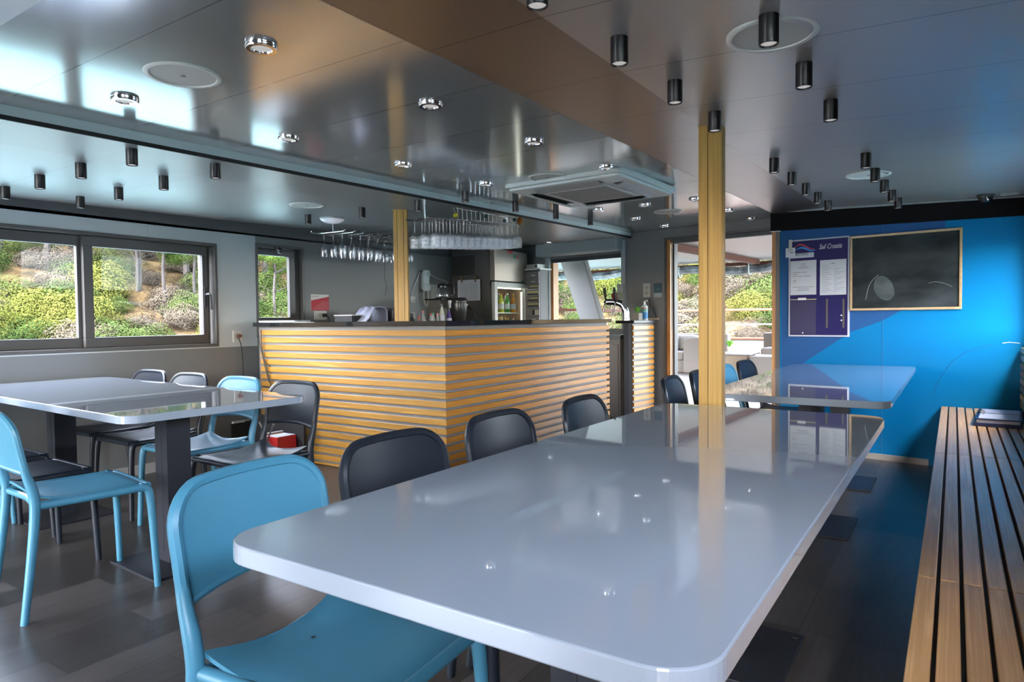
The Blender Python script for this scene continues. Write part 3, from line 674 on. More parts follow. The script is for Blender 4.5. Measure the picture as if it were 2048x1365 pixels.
for X, Y, s in [(-2.16, 1.28, 'large, across the window reflection'), (-.42, 1.93, 'behind the nearest black spotlight'), (-.42, 4.38, 'over the far table'), (-2.10, 3.58, 'next to the air conditioner'), (-2.06, 5.55, 'left of the yellow post'), (-3.79, 3.13, 'over the way to the bar, left ceiling')]:
    lab = 'round white ceiling speaker, ' + s
    if s0 is None:
        s0 = thing('ceiling_speaker', lab, 'speaker', (X, Y, zc(X, Y)), 0, 'round ceiling speakers')
        obj('rim', lathe(BM(), [(.120, .002), (.120, -.004), (.116, -.007), (.104, -.006), (.102, -.002)], n=40), mat('speaker_rim', (.85, .85, .80), .4), s0, smooth=True)
        obj('grille', lathe(BM(), [(.103, -.003), (.06, -.0045), (.0, -.005)], n=40), GRILLE, s0, smooth=True)
        obj('badge', lathe(BM(), [(.0, -.008), (.007, -.007), (.009, -.004)], n=14), mat('badge_grey', (.25, .25, .24), .4), s0)
    else: dup(s0, (X, Y, zc(X, Y)), 0, lab)['group'] = 'round ceiling speakers'
t = thing('dome_lamp', 'small white domed ceiling lamp above the bar', 'lamp', (-4.20, 3.72, zc(-4.2, 3.72)))
obj('base_ring', lathe(BM(), [(.098, .002), (.098, -.012), (.094, -.014)], n=32), WHITEP, t, smooth=True)
obj('dome', lathe(BM(), [(.094, -.012), (.088, -.022), (.062, -.036), (.03, -.043), (.0, -.045)], n=32), mat('opal', (.72, .72, .8), .25, emis=(.9, .92, 1), es=.05), t, smooth=True)
# air conditioner cassette
AX, AY = -2.02, 4.03
t = thing('air_conditioner', 'square white ceiling air conditioner cassette with dark louvres', 'air conditioner', (AX, AY, zc(AX, AY)-.004), R(-2))
ACW = mat('ac_white', (.82, .84, .82), .35); H = .425
bm = BM(); prism(bm, rrect(-H, -H, H, H, .04, 5), -.030, .004); prism(bm, rrect(-H+.02, -H+.02, H-.02, H-.02, .035, 5), -.048, -.030); obj('panel', bm, ACW, t, bevel=.006)
bm = BM(); prism(bm, rrect(-.235, -.235, .235, .235, .01, 2), -.056, -.047); obj('intake_frame', bm, ACW, t, bevel=.004)
gm = seams('ac_grille', (.66, .64, .61), .6, .016, .016, width=.006, dark=.25)
bm = BM(); prism(bm, [(-.205, -.205), (.205, -.205), (.205, .205), (-.205, .205)], -.0585, -.055); obj('intake_grille', bm, gm, t)
for k in range(4):
    s = obj('air_slot', Bx(-.235, -.345, -.0495, .235, -.275, -.046), mat('slot_dark', (.03, .033, .033), .5), t); s.rotation_euler = (0, 0, R(90*k))
    bm = BM(); prism_xz(bm, [(0, 0), (.0, .0)], 0, 0) if False else None
    v = [(-.23, -.350, -.048), (.23, -.350, -.048), (.23, -.300, -.070), (-.23, -.300, -.070)]; poly(bm, v); poly(bm, [(x, y, z+.004) for x, y, z in v][::-1])
    for a, c in ((0, 1), (1, 2), (2, 3), (3, 0)): poly(bm, [v[a], v[c], (v[c][0], v[c][1], v[c][2]+.004), (v[a][0], v[a][1], v[a][2]+.004)])
    bmesh.ops.remove_doubles(bm, verts=bm.verts, dist=1e-5)
    q = obj('louvre', bm, mat('louvre_grey', (.40, .40, .39), .4), t); q.rotation_euler = (0, 0, R(90*k))
# dome camera and smoke sensor by the blue wall
p = at_z(1975, 388, zc(.17, 5.6)); t = thing('dome_camera', 'black dome camera on the ceiling above the chalkboard wall', 'camera', (.17, 5.58, zc(.17, 5.58)))
obj('base', lathe(BM(), [(.052, .003), (.052, -.016), (.047, -.02), (0, -.02)], n=24), mat('dark_metal', (.05, .05, .05), .4), t, smooth=True)
obj('dome', lathe(BM(), [(.043, -.019), (.040, -.035), (.028, -.052), (.0, -.060)], n=24), mat('smoked', (.02, .02, .022), .08, spec=.8), t, smooth=True)
t = thing('sensor_bar', 'small pale sensor strip beside the black dome camera', 'sensor', (.30, 5.57, zc(.30, 5.57)))
obj('case', Bx(-.05, -.012, -.014, .05, .012, .002), mat('sensor_grey', (.4, .42, .40), .5), t, bevel=.003)

# ================================================================== ON THE BLUE WALL
def blue_thing(name, label, cat, px, py):
    lx, z = on_blue(px, py); d = Vector((math.cos(PHI), math.sin(PHI), 0)); p = BROOT + d*lx + Vector((0, 0, z))
    return thing(name, label, cat, p, PHI), lx, z
t, lx0, zz0 = blue_thing('notice_board', 'tall navy sailing notice board with white border and papers', 'notice board', 1578, 673)
NAVY = mat('navy_print', (.012, .008, .085), .5, spec=.2)
Wp = on_blue(1699, 675)[0]-lx0; Hp = on_blue(1578, 482)[1]-zz0
obj('board', Bx(0, -.012, 0, Wp, -.002, Hp), mat('board_white', (.55, .57, .64), .6, spec=.2), t)
obj('print', Bx(.012, -.0135, .012, Wp-.012, -.0118, Hp-.012), NAVY, t)
def q(px, py): a, b = on_blue(px, py); return a-lx0, b-zz0
def wave(bm, pts, th, y):
    P_ = smoothpath([(x, 0, z) for x, z in pts], 6); n_ = len(P_)
    for i in range(n_-1):
        f = lambda i: th*math.sin(math.pi*(i+.35)/(n_+.4))
        a, c = P_[i], P_[i+1]; ta, tc_ = f(i), f(i+1)
        poly(bm, [(a.x, y, a.z-ta), (c.x, y, c.z-tc_), (c.x, y, c.z+tc_), (a.x, y, a.z+ta)])
    return bm
sail = thing('x', None, None); bpy.data.objects.remove(sail)
o = obj('red_wave', wave(BM(), [q(1588, 498), q(1598, 490.5), q(1608, 491), q(1620, 497), q(1632, 499.5)], .006, -.0146), mat('wave_red', (.6, .03, .04), .5), t)
o = obj('blue_wave', wave(BM(), [q(1591, 502), q(1602, 496.5), q(1612, 497.5), q(1622, 501.5), q(1632, 500.5)], .009, -.0150), mat('wave_blue', (.02, .22, .60), .5), t)
x, z = q(1581, 518); x1, z1 = q(1629, 505)
obj('name_strip', Bx(x, -.0150, z, x1, -.0138, z1), PAPER, t)
text('name_lettering', 'sailcroatia', .042, INK, t, (x+.034, -.0152, z+.020), sx=.64, extrude=.0006)
text('title_lettering', 'Sail Croatia', .056, WHITEP, t, (q(1639, 499)[0], -.0145, q(1639, 499)[1]), shear=.35, sx=.66)
def sheet(nm, px0, py1, px1, py0, kind):
    x, z = q(px0, py1); x1, z1 = q(px1, py0)
    s = obj(nm, Bx(x, -.0158, z, x1, -.0146, z1), PAPER, t); bm = BM(); w_ = x1-x; h_ = z1-z
    tri = [(x+w_*.40, z+h_*.885), (x+w_*.50, z+h_*.92), (x+w_*.60, z+h_*.885)]
    box(bm, x+w_*.40, -.0163, z+h_*.885, x+w_*.60, -.0157, z+h_*.893); box(bm, x+w_*.45, -.0163, z+h_*.893, x+w_*.55, -.0157, z+h_*.905)
    if kind == 1:
        for f, a, c in [(.82, .36, .66), (.77, .30, .72), (.65, .1, .42), (.65, .46, .64), (.595, .1, .27), (.535, .1, .24), (.535, .27, .8), (.42, .1, .25), (.36, .1, .2), (.22, .1, .92), (.17, .3, .72), (.125, .25, .72)]:
            box(bm, x+w_*a, -.0163, z+h_*f, x+w_*c, -.0157, z+h_*f+.004)
    else:
        for k in range(16):
            f = .84-.05*k; box(bm, x+w_*.06, -.0163, z+h_*f, x+w_*(.30+.14*((k*7) % 3)/2), -.0157, z+h_*f+.0025)
            if k > 1: box(bm, x+w_*.53, -.0163, z+h_*f, x+w_*(.66+.26*((k*5) % 3)/2), -.0157, z+h_*f+.0025)
    obj('printed_lines', bm, mat('ink_grey', (.22, .23, .30), .7), s)
sheet('paper_sheet', 1582, 591, 1634, 520, 1); sheet('paper_sheet', 1641, 591, 1694, 518, 2)
x, z = q(1583, 601); x1, z1 = q(1634, 598); obj('clip_rail', Bx(x, -.022, z, x1, -.014, z1), mat('brass_rail', (.45, .42, .22), .5), t)
x, z = q(1598, 601); x1, z1 = q(1614, 596); obj('clip', Bx(x, -.026, z, x1, -.022, z1), WHITEP, t)
x, z = q(1582, 668); x1, z1 = q(1633, 602); obj('plastic_pocket', Bx(x, -.0165, z, x1, -.0140, z1), mat('pocket', (.03, .025, .08), .4, spec=.2), t)
for a in (1655, 1688):
    x, z = q(a-2, 656); x1, z1 = q(a+2, 598); obj('adhesive_strip', Bx(x, -.0160, z, x1, -.0138, z1), mat('strip_brown', (.10, .085, .07), .6), t)
bm = BM()
for a, c in ((1607, 666), (1684, 631), (1684, 641)): lathe(bm, [(0, -.004), (.005, -.003), (.006, 0)], (q(a, c)[0], -.018, q(a, c)[1]), 10, axis='y')
obj('pin', bm, WHITEP, t)
t2, lx, z = blue_thing('paper_note', 'small white note taped over the corner of the navy notice board', 'note', 1573, 516)
a = on_blue(1592, 496)
obj('note', Bx(0, -.0195, 0, a[0]-lx, -.0180, a[1]-z), mat('note_white', (.68, .68, .72), .7), t2)
obj('tape', Bx(.025, -.0205, .05, .052, -.0180, .145), mat('tape', (.5, .47, .42), .5), t2)
obj('note_print', box(Bx(.02, -.0200, .055, .06, -.0193, .059), .035, -.0200, .035, .062, -.0193, .041), INK, t2)
t, lx0, zz0 = blue_thing('chalkboard', 'wide chalkboard in a light wooden frame on the blue wall', 'chalkboard', 1701, 622)
Wp = on_blue(1924, 620)[0]-lx0; Hp = on_blue(1701, 474)[1]-zz0
CBM = mat('chalk_slate', (.022, .026, .028), .6, spec=.15, var=((2.5, 3, 4), .0))
n = CBM.node_tree.nodes; l = CBM.node_tree.links
b = n['Principled BSDF']; tc = n.new('ShaderNodeTexCoord'); mp = n.new('ShaderNodeMapping'); mp.inputs['Scale'].default_value = (2.2, 1, 5); l.new(tc.outputs['Object'], mp.inputs[0])
nz = n.new('ShaderNodeTexNoise'); nz.inputs['Scale'].default_value = 1.3; nz.inputs['Detail'].default_value = 7; l.new(mp.outputs[0], nz.inputs[0])
cr = n.new('ShaderNodeValToRGB'); cr.color_ramp.elements[0].position = .35; cr.color_ramp.elements[0].color = (.009, .012, .014, 1); cr.color_ramp.elements[1].position = .75; cr.color_ramp.elements[1].color = (.045, .054, .058, 1)
l.new(nz.outputs[0], cr.inputs[0]); l.new(cr.outputs[0], b.inputs['Base Color'])
obj('slate', Bx(.012, -.014, .012, Wp-.012, -.002, Hp-.012), CBM, t)
FR = wood('frame_pine', (.50, .34, .17), (.36, .22, .10), grain=(4, 14, 14))
obj('frame', frame4_xz(BM(), 0, Wp, 0, Hp, .017, -.024, -.001) if 'frame4_xz' in globals() else (lambda bm: (box(bm, 0, -.024, 0, Wp, -.001, .018), box(bm, 0, -.024, Hp-.018, Wp, -.001, Hp), box(bm, 0, -.024, .018, .016, -.001, Hp-.018), box(bm, Wp-.016, -.024, .018, Wp, -.001, Hp-.018), bm)[-1])(BM()), FR, t, bevel=.002)
def q(px, py): a, b = on_blue(px, py); return a-lx0, b-zz0
cx, cz = q(1769, 574)
bm = BM(); pts = []
for i in range(28):
    a = 2*math.pi*i/28; rx = .068; rz = .105 if math.sin(a) > 0 else .085; sk = .02*math.sin(a)*-1
    pts.append((cx+rx*math.cos(a)+sk, cz-.02+rz*math.sin(a)))
poly(bm, [(x, -.0145, z) for x, z in pts]); obj('chalk_smudge', bm, mat('chalk_smudge', (.085, .10, .105), .8, spec=.1, var=((8, 8, 14), .25)), t)
bm = BM(); tube(bm, smoothpath([(q(a, c)[0], -.0145, q(a, c)[1]) for a, c in [(1757, 551), (1745, 562), (1737, 578), (1732, 600)]]), .003, 5)
tube(bm, smoothpath([(q(a, c)[0], -.0145, q(a, c)[1]) for a, c in [(1858, 567), (1872, 564), (1892, 568), (1905, 574)]]), .0015, 5); obj('chalk_line', bm, mat('chalk_line', (.16, .18, .18), .8), t)

# ================================================================== OUTSIDE
DECK = seams('deck_planks', (.16, .13, .11), .5, .11, None, width=.006, dark=.4, vary=.1)
bm = BM(); prism(bm, [(-6.1, gy(-6.1)+.11), (1.5, gy(1.5)+.11), (1.5, 16.4), (-6.1, 16.4)], -.2, -.005); struct('deck_floor', bm, DECK)
struct('side_deck_floor', prism(BM(), [(-5.5, YB-3.5), (XL-.121, YB-3.5), (XL-.121, gy(XL)), (-5.5, gy(-5.5))], -.2, -.02), DECK)
struct('rear_bounce_floor', Bx(-4.9, YB-3.5, -.2, 1.0, YB-.11, -.01), mat('bounce_pale', (.6, .58, .55), .5))  # unseen deck made pale to bounce light into the room
WB = mat('boat_white', (.15, .145, .14), .45)
bm = BM(); prism(bm, [(-8.6, gy(-8.6)+.11), (1.5, gy(1.5)+.11), (1.5, 14.2), (-8.6, 14.2)], lambda x, y: 2.12+.022*(y-7), lambda x, y: 2.2+.022*(y-7))
struct('deck_canopy', bm, mat('canopy_white', (.27, .25, .235), .35, spec=.5))  # widened past the deck to shade the rolled curtain
t = thing('canopy_beam', 'orange wooden beam running out under the deck canopy', 'beam', (-3.3, 10, 2.2))
obj('beam', prism(BM(), [(-.05, -2.6), (.05, -2.6), (.05, 3.9), (-.05, 3.9)], lambda x, y: -.09+.022*(y-1), lambda x, y: .01+.022*y-.03), TEAK, t)
t = thing('canopy_beam', 'orange wooden edge beam crossing the far end of the canopy', 'beam', (-2.5, 14.15, 2.20))
obj('beam', Bx(-6.0, -.04, -.02, 1.2, .04, .05), TEAK, t)
# rolled clear curtain under the canopy edge
t = thing('rolled_curtain', 'rolled-up clear deck curtain tied under the canopy edge', 'curtain', (-3, 13.9, 2.1))
bm = BM(); pts = [(-5.4+.25*k, .03*math.sin(k*1.7), .04*math.sin(k*.9)+.02*math.sin(k*2.3)) for k in range(35)]
tube(bm, smoothpath(pts, 3), .085, 8); obj('roll', bm, mat('clear_vinyl', (.17, .17, .18), .25, var=((6, 3, 9), .8)), t, smooth=True)
for k in range(7):
    s = obj('strap', tube(BM(), [(0, -.10, .10), (0, -.11, -.03), (0, -.06, -.12), (0, .06, -.12), (0, .1, .1)], .012, 5), WHITEP, t); s.location = (-2.6+.72*k, 0, 0)
# railing
t = thing('deck_railing', 'white deck railing with orange wooden hand rail', 'railing', (-2.5, 15.9, 0))
obj('hand_rail', prism(BM(), [(-4, -.05), (3.5, -.05), (3.5, .05), (-4, .05)], 1.26, 1.315), TEAK, t, bevel=.01)
obj('middle_rail', tube(BM(), [(-4, 0, .95), (3.5, 0, .95)], .018, 8), WB, t, smooth=True)
for k in range(6):
    s = obj('post', tube(BM(), [(0, 0, .6), (0, 0, 1.27)], .020, 8), WB, t, smooth=True); s.location = (-3.6+1.35*k, 0, 0)
obj('bulwark', Bx(-4, -.05, -.0, 3.5, .05, .60), WB, t); obj('cap_rail', Bx(-4, -.08, .60, 3.5, .08, .65), TEAK, t, bevel=.01)
t = thing('side_railing', 'white rail along the port side of the open deck', 'railing', (-6.0, 12, 0))
obj('hand_rail', Bx(-.04, -4.5, 1.26, .04, 3.9, 1.31), TEAK, t); obj('bulwark', Bx(-.04, -4.5, 0, .04, 3.9, .6), WB, t)
# slanting white canopy strut seen through the hatch
t = thing('canopy_strut', 'broad slanting white strut outside the serving hatch', 'strut', (-4.4, 8.6, 0))
p = [at_y(*q_, 8.6) for q_ in [(1118, 522), (1168, 520), (1212, 660), (1168, 660)]]
pts = [(v.x+4.4, v.z) for v in p]
pts[0] = (pts[0][0]-.03, 2.14); pts[1] = (pts[1][0]-.02, 2.14)
ex = lambda a, c, z: (a[0]+(c[0]-a[0])*(z-a[1])/(c[1]-a[1]), z)
pts[2] = ex(pts[1], pts[2], 0.0); pts[3] = ex(pts[0], pts[3], 0.0)
obj('strut', prism_xz(BM(), pts, -.05, .08), WB, t, bevel=.03)
# deck sofas
SOF = mat('sofa_beige', (.125, .105, .095), .8, var=((3, 3, 3), .05)); CUSH = mat('cushion_grey', (.085, .075, .072), .9, var=((5, 5, 5), .12))
def px_at(px, py, Y): return at_y(px, py, Y)
yS = 13.2
t = thing('deck_sofa', 'beige deck sofa with grey cushions on the left side of the doorway', 'sofa', (-5.2, 13.5, 0))
a = at_y(1368, 700, yS).x+5.2; c = at_y(1403, 700, yS).x+5.2
obj('arm', prism_xz(BM(), [(a, 0), (c+.35, 0), (c+.35, .76), (a, .68)], -.35, -.2), SOF, t, bevel=.02)
obj('seat_base', Bx(-.65, -.25, 0, a, .75, .25), SOF, t, bevel=.02); obj('seat_cushion', Bx(-.63, -.28, .25, a-.01, .72, .42), SOF, t, bevel=.04, seg=3)
obj('backrest', Bx(-.65, .70, .25, a+.6, .95, .78), SOF, t, bevel=.04)
def pillow(name, par, loc, s, m, rot=(0, 0, 0)):
    bm = BM(); bmesh.ops.create_icosphere(bm, subdivisions=3, radius=1)
    for v in bm.verts:
        x, y, z = v.co; k = lambda v_: math.copysign(abs(v_)**.55, v_); v.co = (k(x)*s[0], y*s[1]*(1+.08*math.sin(9*x+4*z)), k(z)*s[2])
    o = obj(name, bm, m, par, smooth=True); o.location = loc; o.rotation_euler = rot; return o
tp = thing('pillow', 'rumpled grey pillow on the left deck sofa', 'pillow', (-5.2, 13.5, .42)); pillow('cover', tp, (-.02, .35, .16), (.33, .13, .20), CUSH, (.2, 0, .1))
tp = thing('pillow', 'second pale pillow lying behind the rumpled one on the deck sofa', 'pillow', (-4.9, 13.95, .42)); pillow('cover', tp, (.1, .05, .17), (.35, .12, .17), mat('pillow_pale', (.17, .16, .15), .9), (.1, 0, -.1))
t = thing('deck_sofa', 'beige deck sofa at the right edge of the doorway', 'sofa', (-2.9, 13.3, 0))
a = at_y(1505, 700, yS).x+2.9; c = at_y(1500, 710, 12.6).x+2.9
obj('backrest', Bx(a, .75, 0, a+1.8, .95, .80), SOF, t, bevel=.03); obj('seat_cushion', Bx(a+.1, .1, .3, a+1.8, .75, .52), SOF, t, bevel=.04)
obj('arm', Bx(c, -.75, 0, a+1.8, .1, .40), SOF, t, bevel=.02)
tp = thing('pillow', 'dark pillow on the right deck sofa', 'pillow', (-2.55, 13.75, .52)); pillow('cover', tp, (-.02, .05, .13), (.33, .13, .19), mat('pillow_dark', (.03, .027, .035), .9), (0, .3, 0))
tz = .415
t = thing('deck_table', 'low white table with pale wooden sides on the open deck', 'table', (-3.63, 13.4, 0))
obj('table_top', prism(BM(), rrect(-.50, -.40, .42, .40, .02, 2), tz-.025, tz), WB, t); obj('table_body', Bx(-.40, -.33, 0, .34, .33, tz-.025), mat('pale_wood', (.18, .125, .08), .5), t)
def leafmesh(n, sx, sz, seed, size=.05, shell=.55, up=0.):
    rnd = random.Random(seed); bm = BM()
    for i in range(n):
        while True:
            v = Vector((rnd.uniform(-1, 1), rnd.uniform(-1, 1), rnd.uniform(-1, 1)))
            if shell < v.length < 1: break
        lump = 1+.25*math.sin(5*v.x+seed)*math.cos(4*v.y+v.z*5)
        c = Vector((v.x*sx, v.y*sx, v.z*sz))*lump; nrm = (v+Vector((rnd.uniform(-.6, .6), rnd.uniform(-.6, .6), rnd.uniform(-.3, .9)))).normalized()
        u = nrm.orthogonal().normalized(); w_ = nrm.cross(u); a = rnd.uniform(0, 6.28); u, w_ = u*math.cos(a)+w_*math.sin(a), w_*math.cos(a)-u*math.sin(a); s = size*rnd.uniform(.6, 1.4)
        poly(bm, [c-u*s*.5-w_*s, c+u*s*.5-w_*s*.6, c+u*s*.35+w_*s, c-u*s*.4+w_*s*.7])
    return bm
def spiky(n, r, h, seed):
    rnd = random.Random(seed); bm = BM()
    for i in range(n):
        a = rnd.uniform(0, 6.28); t_ = rnd.uniform(.15, 1); d = Vector((math.cos(a), math.sin(a), 0)); e_ = d*r*t_ + Vector((0, 0, h*rnd.uniform(.7, 1))); s = Vector((-d.y, d.x, 0))*.10*r*1.3; m_ = d*r*t_*.45+Vector((0, 0, h*.55))
        poly(bm, [s*.5, m_+s, e_, m_-s, -s*.5])
    return bm
LEAFG = mat('leaf_bright', (.13, .33, .035), .5)
t = thing('potted_succulent', 'small green succulent in a pale pot on the deck table', 'potted plant', (-3.68, 13.3, tz))
obj('pot', lathe(BM(), [(.0, 0), (.045, 0), (.06, .12), (.05, .12), (.0, .11)], n=14), mat('pot_beige', (.5, .42, .36), .7), t, smooth=True); obj('leaves', spiky(34, .11, .17, 3), LEAFG, t).location = (0, 0, .10)
t = thing('candle_cup', 'small pale blue cup beside the succulent', 'cup', (-3.54, 13.3, tz)); obj('cup', lathe(BM(), [(0, 0), (.035, 0), (.04, .09), (.034, .09), (.03, .01), (0, .01)], n=14), mat('cup_blue', (.5, .62, .66), .4), t, smooth=True)

# ---- sea, hillside
sea = struct('sea', prism(BM(), [(-400, -400), (400, -400), (400, 400), (-400, 400)], -3.4, -2.6), mat('sea_water', (.065, .115, .12), .25, spec=.6, bump=((.8, .8, .8), .5, .08)))
def nz2(x, y): return math.sin(x*.31+1.3)*math.cos(y*.27+.4)+.5*math.sin(x*.83+y*.61)+.25*math.sin(x*1.9-y*1.7+2)
def hill(r, a):
    r0 = 21+1.6*math.sin(a*5)+.8*math.sin(a*13+1) + (4 if a > -.7 else 0)*min(1, max(0, (a+.7)/.15))
    d = r-r0; x = r*math.sin(a); y = r*math.cos(a)
    h = -3.3 + (1.6*(1-math.exp(-max(d, 0)/1.3))) + max(d, 0)*.31 - max(0, d-60)*.12
    if d < 0: h = -3.3 + d*.3
    return h + .35*nz2(x*.5, y*.5)*min(1, max(0, d/6)) + .12*nz2(x*3, y*3)*(d > -2)
HC = Vector((-1, 3, 0))
bm = BM(); NR, NA = 90, 200; g_ = []
for i in range(NR):
    r_ = 17*(150/17)**(i/(NR-1)); row = []
    for j in range(NA):
        a = R(-150+180*j/(NA-1)); row.append(bm.verts.new((HC.x+r_*math.sin(a), HC.y+r_*math.cos(a), hill(r_, a))))
    g_.append(row)
for i in range(NR-1):
    for j in range(NA-1): bm.faces.new((g_[i][j], g_[i][j+1], g_[i+1][j+1], g_[i+1][j]))
HM = bpy.data.materials.new('hill_ground'); HM.use_nodes = True; n = HM.node_tree.nodes; l = HM.node_tree.links; b = n['Principled BSDF']; b.inputs['Roughness'].default_value = .95; b.inputs['Specular IOR Level'].default_value = .0
tc = n.new('ShaderNodeTexCoord'); sx = n.new('ShaderNodeSeparateXYZ'); l.new(tc.outputs['Object'], sx.inputs[0])
def noise(sc, det=5): q_ = n.new('ShaderNodeTexNoise'); q_.inputs['Scale'].default_value = sc; q_.inputs['Detail'].default_value = det; l.new(tc.outputs['Object'], q_.inputs[0]); return q_.outputs[0]
def ramp(src, *st):
    c_ = n.new('ShaderNodeValToRGB'); e = c_.color_ramp.elements
    e[0].position, e[0].color = st[0][0], (*st[0][1], 1); e[1].position, e[1].color = st[-1][0], (*st[-1][1], 1)
    for s_ in st[1:-1]: x_ = e.new(s_[0]); x_.color = (*s_[1], 1)
    l.new(src, c_.inputs[0]); return c_.outputs[0]
grass = ramp(noise(.9, 8), (.35, (.012, .010, .006)), (.5, (.030, .022, .012)), (.65, (.046, .034, .018)))
rock = ramp(noise(2.6, 8), (.38, (.007, .006, .0055)), (.5, (.028, .025, .024)), (.6, (.06, .056, .056)))
mr = n.new('ShaderNodeMath'); mr.operation = 'MULTIPLY_ADD'; mr.inputs[1].default_value = -.45; mr.inputs[2].default_value = .55; l.new(sx.outputs[2], mr.inputs[0])
ma = n.new('ShaderNodeMath'); ma.operation = 'ADD'; l.new(mr.outputs[0], ma.inputs[0]); nn = n.new('ShaderNodeMapRange'); nn.inputs[3].default_value = -1.2; nn.inputs[4].default_value = 1.2; l.new(noise(.35, 3), nn.inputs[0]); l.new(nn.outputs[0], ma.inputs[1]); ma.use_clamp = True
mx = n.new('ShaderNodeMixRGB'); l.new(ma.outputs[0], mx.inputs[0]); l.new(grass, mx.inputs[1]); l.new(rock, mx.inputs[2]); l.new(mx.outputs[0], b.inputs['Base Color'])
bp_ = n.new('ShaderNodeBump'); bp_.inputs['Strength'].default_value = .7; bp_.inputs['Distance'].default_value = .3; l.new(noise(3, 8), bp_.inputs['Height']); l.new(bp_.outputs[0], b.inputs['Normal'])
hl = struct('hillside', bm, HM, smooth=False)
for p_ in hl.data.polygons: p_.use_smooth = True

def foliage(name, c1, c2):
    m = bpy.data.materials.new(name); m.use_nodes = True; n = m.node_tree.nodes; l = m.node_tree.links; b = n['Principled BSDF']; b.inputs['Roughness'].default_value = .9; b.inputs['Specular IOR Level'].default_value = .0
    oi = n.new('ShaderNodeObjectInfo'); tc = n.new('ShaderNodeTexCoord'); nz = n.new('ShaderNodeTexNoise'); nz.inputs['Scale'].default_value = 3; l.new(tc.outputs['Object'], nz.inputs[0])
    ad = n.new('ShaderNodeMath'); ad.operation = 'MULTIPLY_ADD'; ad.inputs[1].default_value = .6; l.new(oi.outputs['Random'], ad.inputs[0]); l.new(nz.outputs[0], ad.inputs[2])
    mr = n.new('ShaderNodeMapRange'); mr.inputs[1].default_value = .4; mr.inputs[2].default_value = 1.1; l.new(ad.outputs[0], mr.inputs[0])
    mx = n.new('ShaderNodeMixRGB'); mx.inputs[1].default_value = (*c1, 1); mx.inputs[2].default_value = (*c2, 1); l.new(mr.outputs[0], mx.inputs[0]); l.new(mx.outputs[0], b.inputs['Base Color'])
    return m
F_YEL = foliage('foliage_yellow', (.027, .034, .007), (.047, .047, .013)); F_GRN = foliage('foliage_green', (.009, .018, .005), (.022, .030, .010)); F_PIN = foliage('foliage_pine', (.010, .023, .006), (.022, .036, .008)); F_GRY = foliage('foliage_grey', (.022, .019, .016), (.040, .034, .026))
BARK = mat('bark_grey', (.026, .024, .023), .9, spec=0, var=((4, 4, 1), .3))
protos = {}
def bush(kind, label, group, x, y, z, s):
    key = ('bush', kind)
    if key in protos:
        o = dup(protos[key], (x, y, z), random.uniform(0, 6.28), label)
    else:
        m, sh = {'yellow': (F_YEL, .8), 'green': (F_GRN, .75), 'grey': (F_GRY, .6)}[kind]
        o = thing(kind+'_bush', label, 'bush', (x, y, z), 0)
        bm = leafmesh(9000, 1, sh, len(protos)+5, .026, .40)
        obj('foliage', bm, m, o).location = (0, 0, sh*.45); obj('stem', tube(BM(), [(0, 0, -.3), (.05, 0, .3)], [.06, .04], 6), BARK, o); protos[key] = o
    o.scale = (s, s, s*random.uniform(.8, 1.15)); o['group'] = group; return o
def pine(label, group, x, y, z, s):
    k = random.randint(0, 2); key = ('pine', k)
    if key in protos: o = dup(protos[key], (x, y, z), random.uniform(0, 6.28), label)
    else:
        o = thing('pine_tree', label, 'tree', (x, y, z), 0); rnd = random.Random(40+k)
        lean = rnd.uniform(-.5, .5); tr = [(0, 0, -.4), (lean*.15, .05, 1.2), (lean*.5, .1, 2.6), (lean*.9, .0, 4.0), (lean, .1, 5.2)]
        tk = obj('trunk', tube(BM(), smoothpath(tr, 3), [.13-.006*i for i in range(13)], 7), BARK, o, smooth=True)
        bm = BM()
        for b_ in range(6):
            a = rnd.uniform(0, 6.28); h0 = rnd.uniform(2.0, 4.6); L_ = rnd.uniform(.8, 1.7); tube(bm, [(lean*h0/5, .05, h0), (lean*h0/5+math.cos(a)*L_, math.sin(a)*L_, h0+.7)], [.045, .015], 5)
        obj('branches', bm, BARK, o)
        bm = BM()
        for b_ in range(7):
            a = rnd.uniform(0, 6.28); q_ = rnd.uniform(.3, 1.5); c = Vector((lean+math.cos(a)*q_, math.sin(a)*q_, rnd.uniform(3.6, 5.8)))
            sub = leafmesh(1700, rnd.uniform(.7, 1.1), rnd.uniform(.35, .6), b_+k*9, .032, .25); bmesh.ops.translate(sub, verts=sub.verts, vec=c)
            me_ = bpy.data.meshes.new('t'); sub.to_mesh(me_); sub.free(); bm.from_mesh(me_); bpy.data.meshes.remove(me_)
        obj('foliage', bm, F_PIN, o); protos[key] = o
    o.scale = (s, s, s*random.uniform(.85, 1.15)); o['group'] = group; return o
def on_hill(adeg, r_): a = R(adeg); return HC.x+r_*math.sin(a), HC.y+r_*math.cos(a), hill(r_, a)
rs = random.Random(11); random.seed(5)
G1, G2, G3 = 'pine trees on the slope outside the left windows', 'shrubs on the slope outside the left windows', 'shrubs on the slope beyond the deck'
for i in range(95):
    a = rs.uniform(-78, -44); r_ = rs.uniform(37, 85); pine('tall pale-trunked pine on the dry slope outside the left windows', G1, *on_hill(a, r_), rs.uniform(.9, 1.5))
for i in range(8):
    a = rs.uniform(-76, -46); r_ = rs.uniform(29, 36); pine('leafy green pine low on the slope outside the left windows', 'lower pines outside the left windows', *on_hill(a, r_), rs.uniform(.5, .75))
for i in range(34):
    a = rs.uniform(-78, -44); r_ = rs.uniform(34, 52); pine('short bushy pine among taller ones outside the left windows', 'short pines outside the left windows', *on_hill(a, r_), rs.uniform(.42, .7))
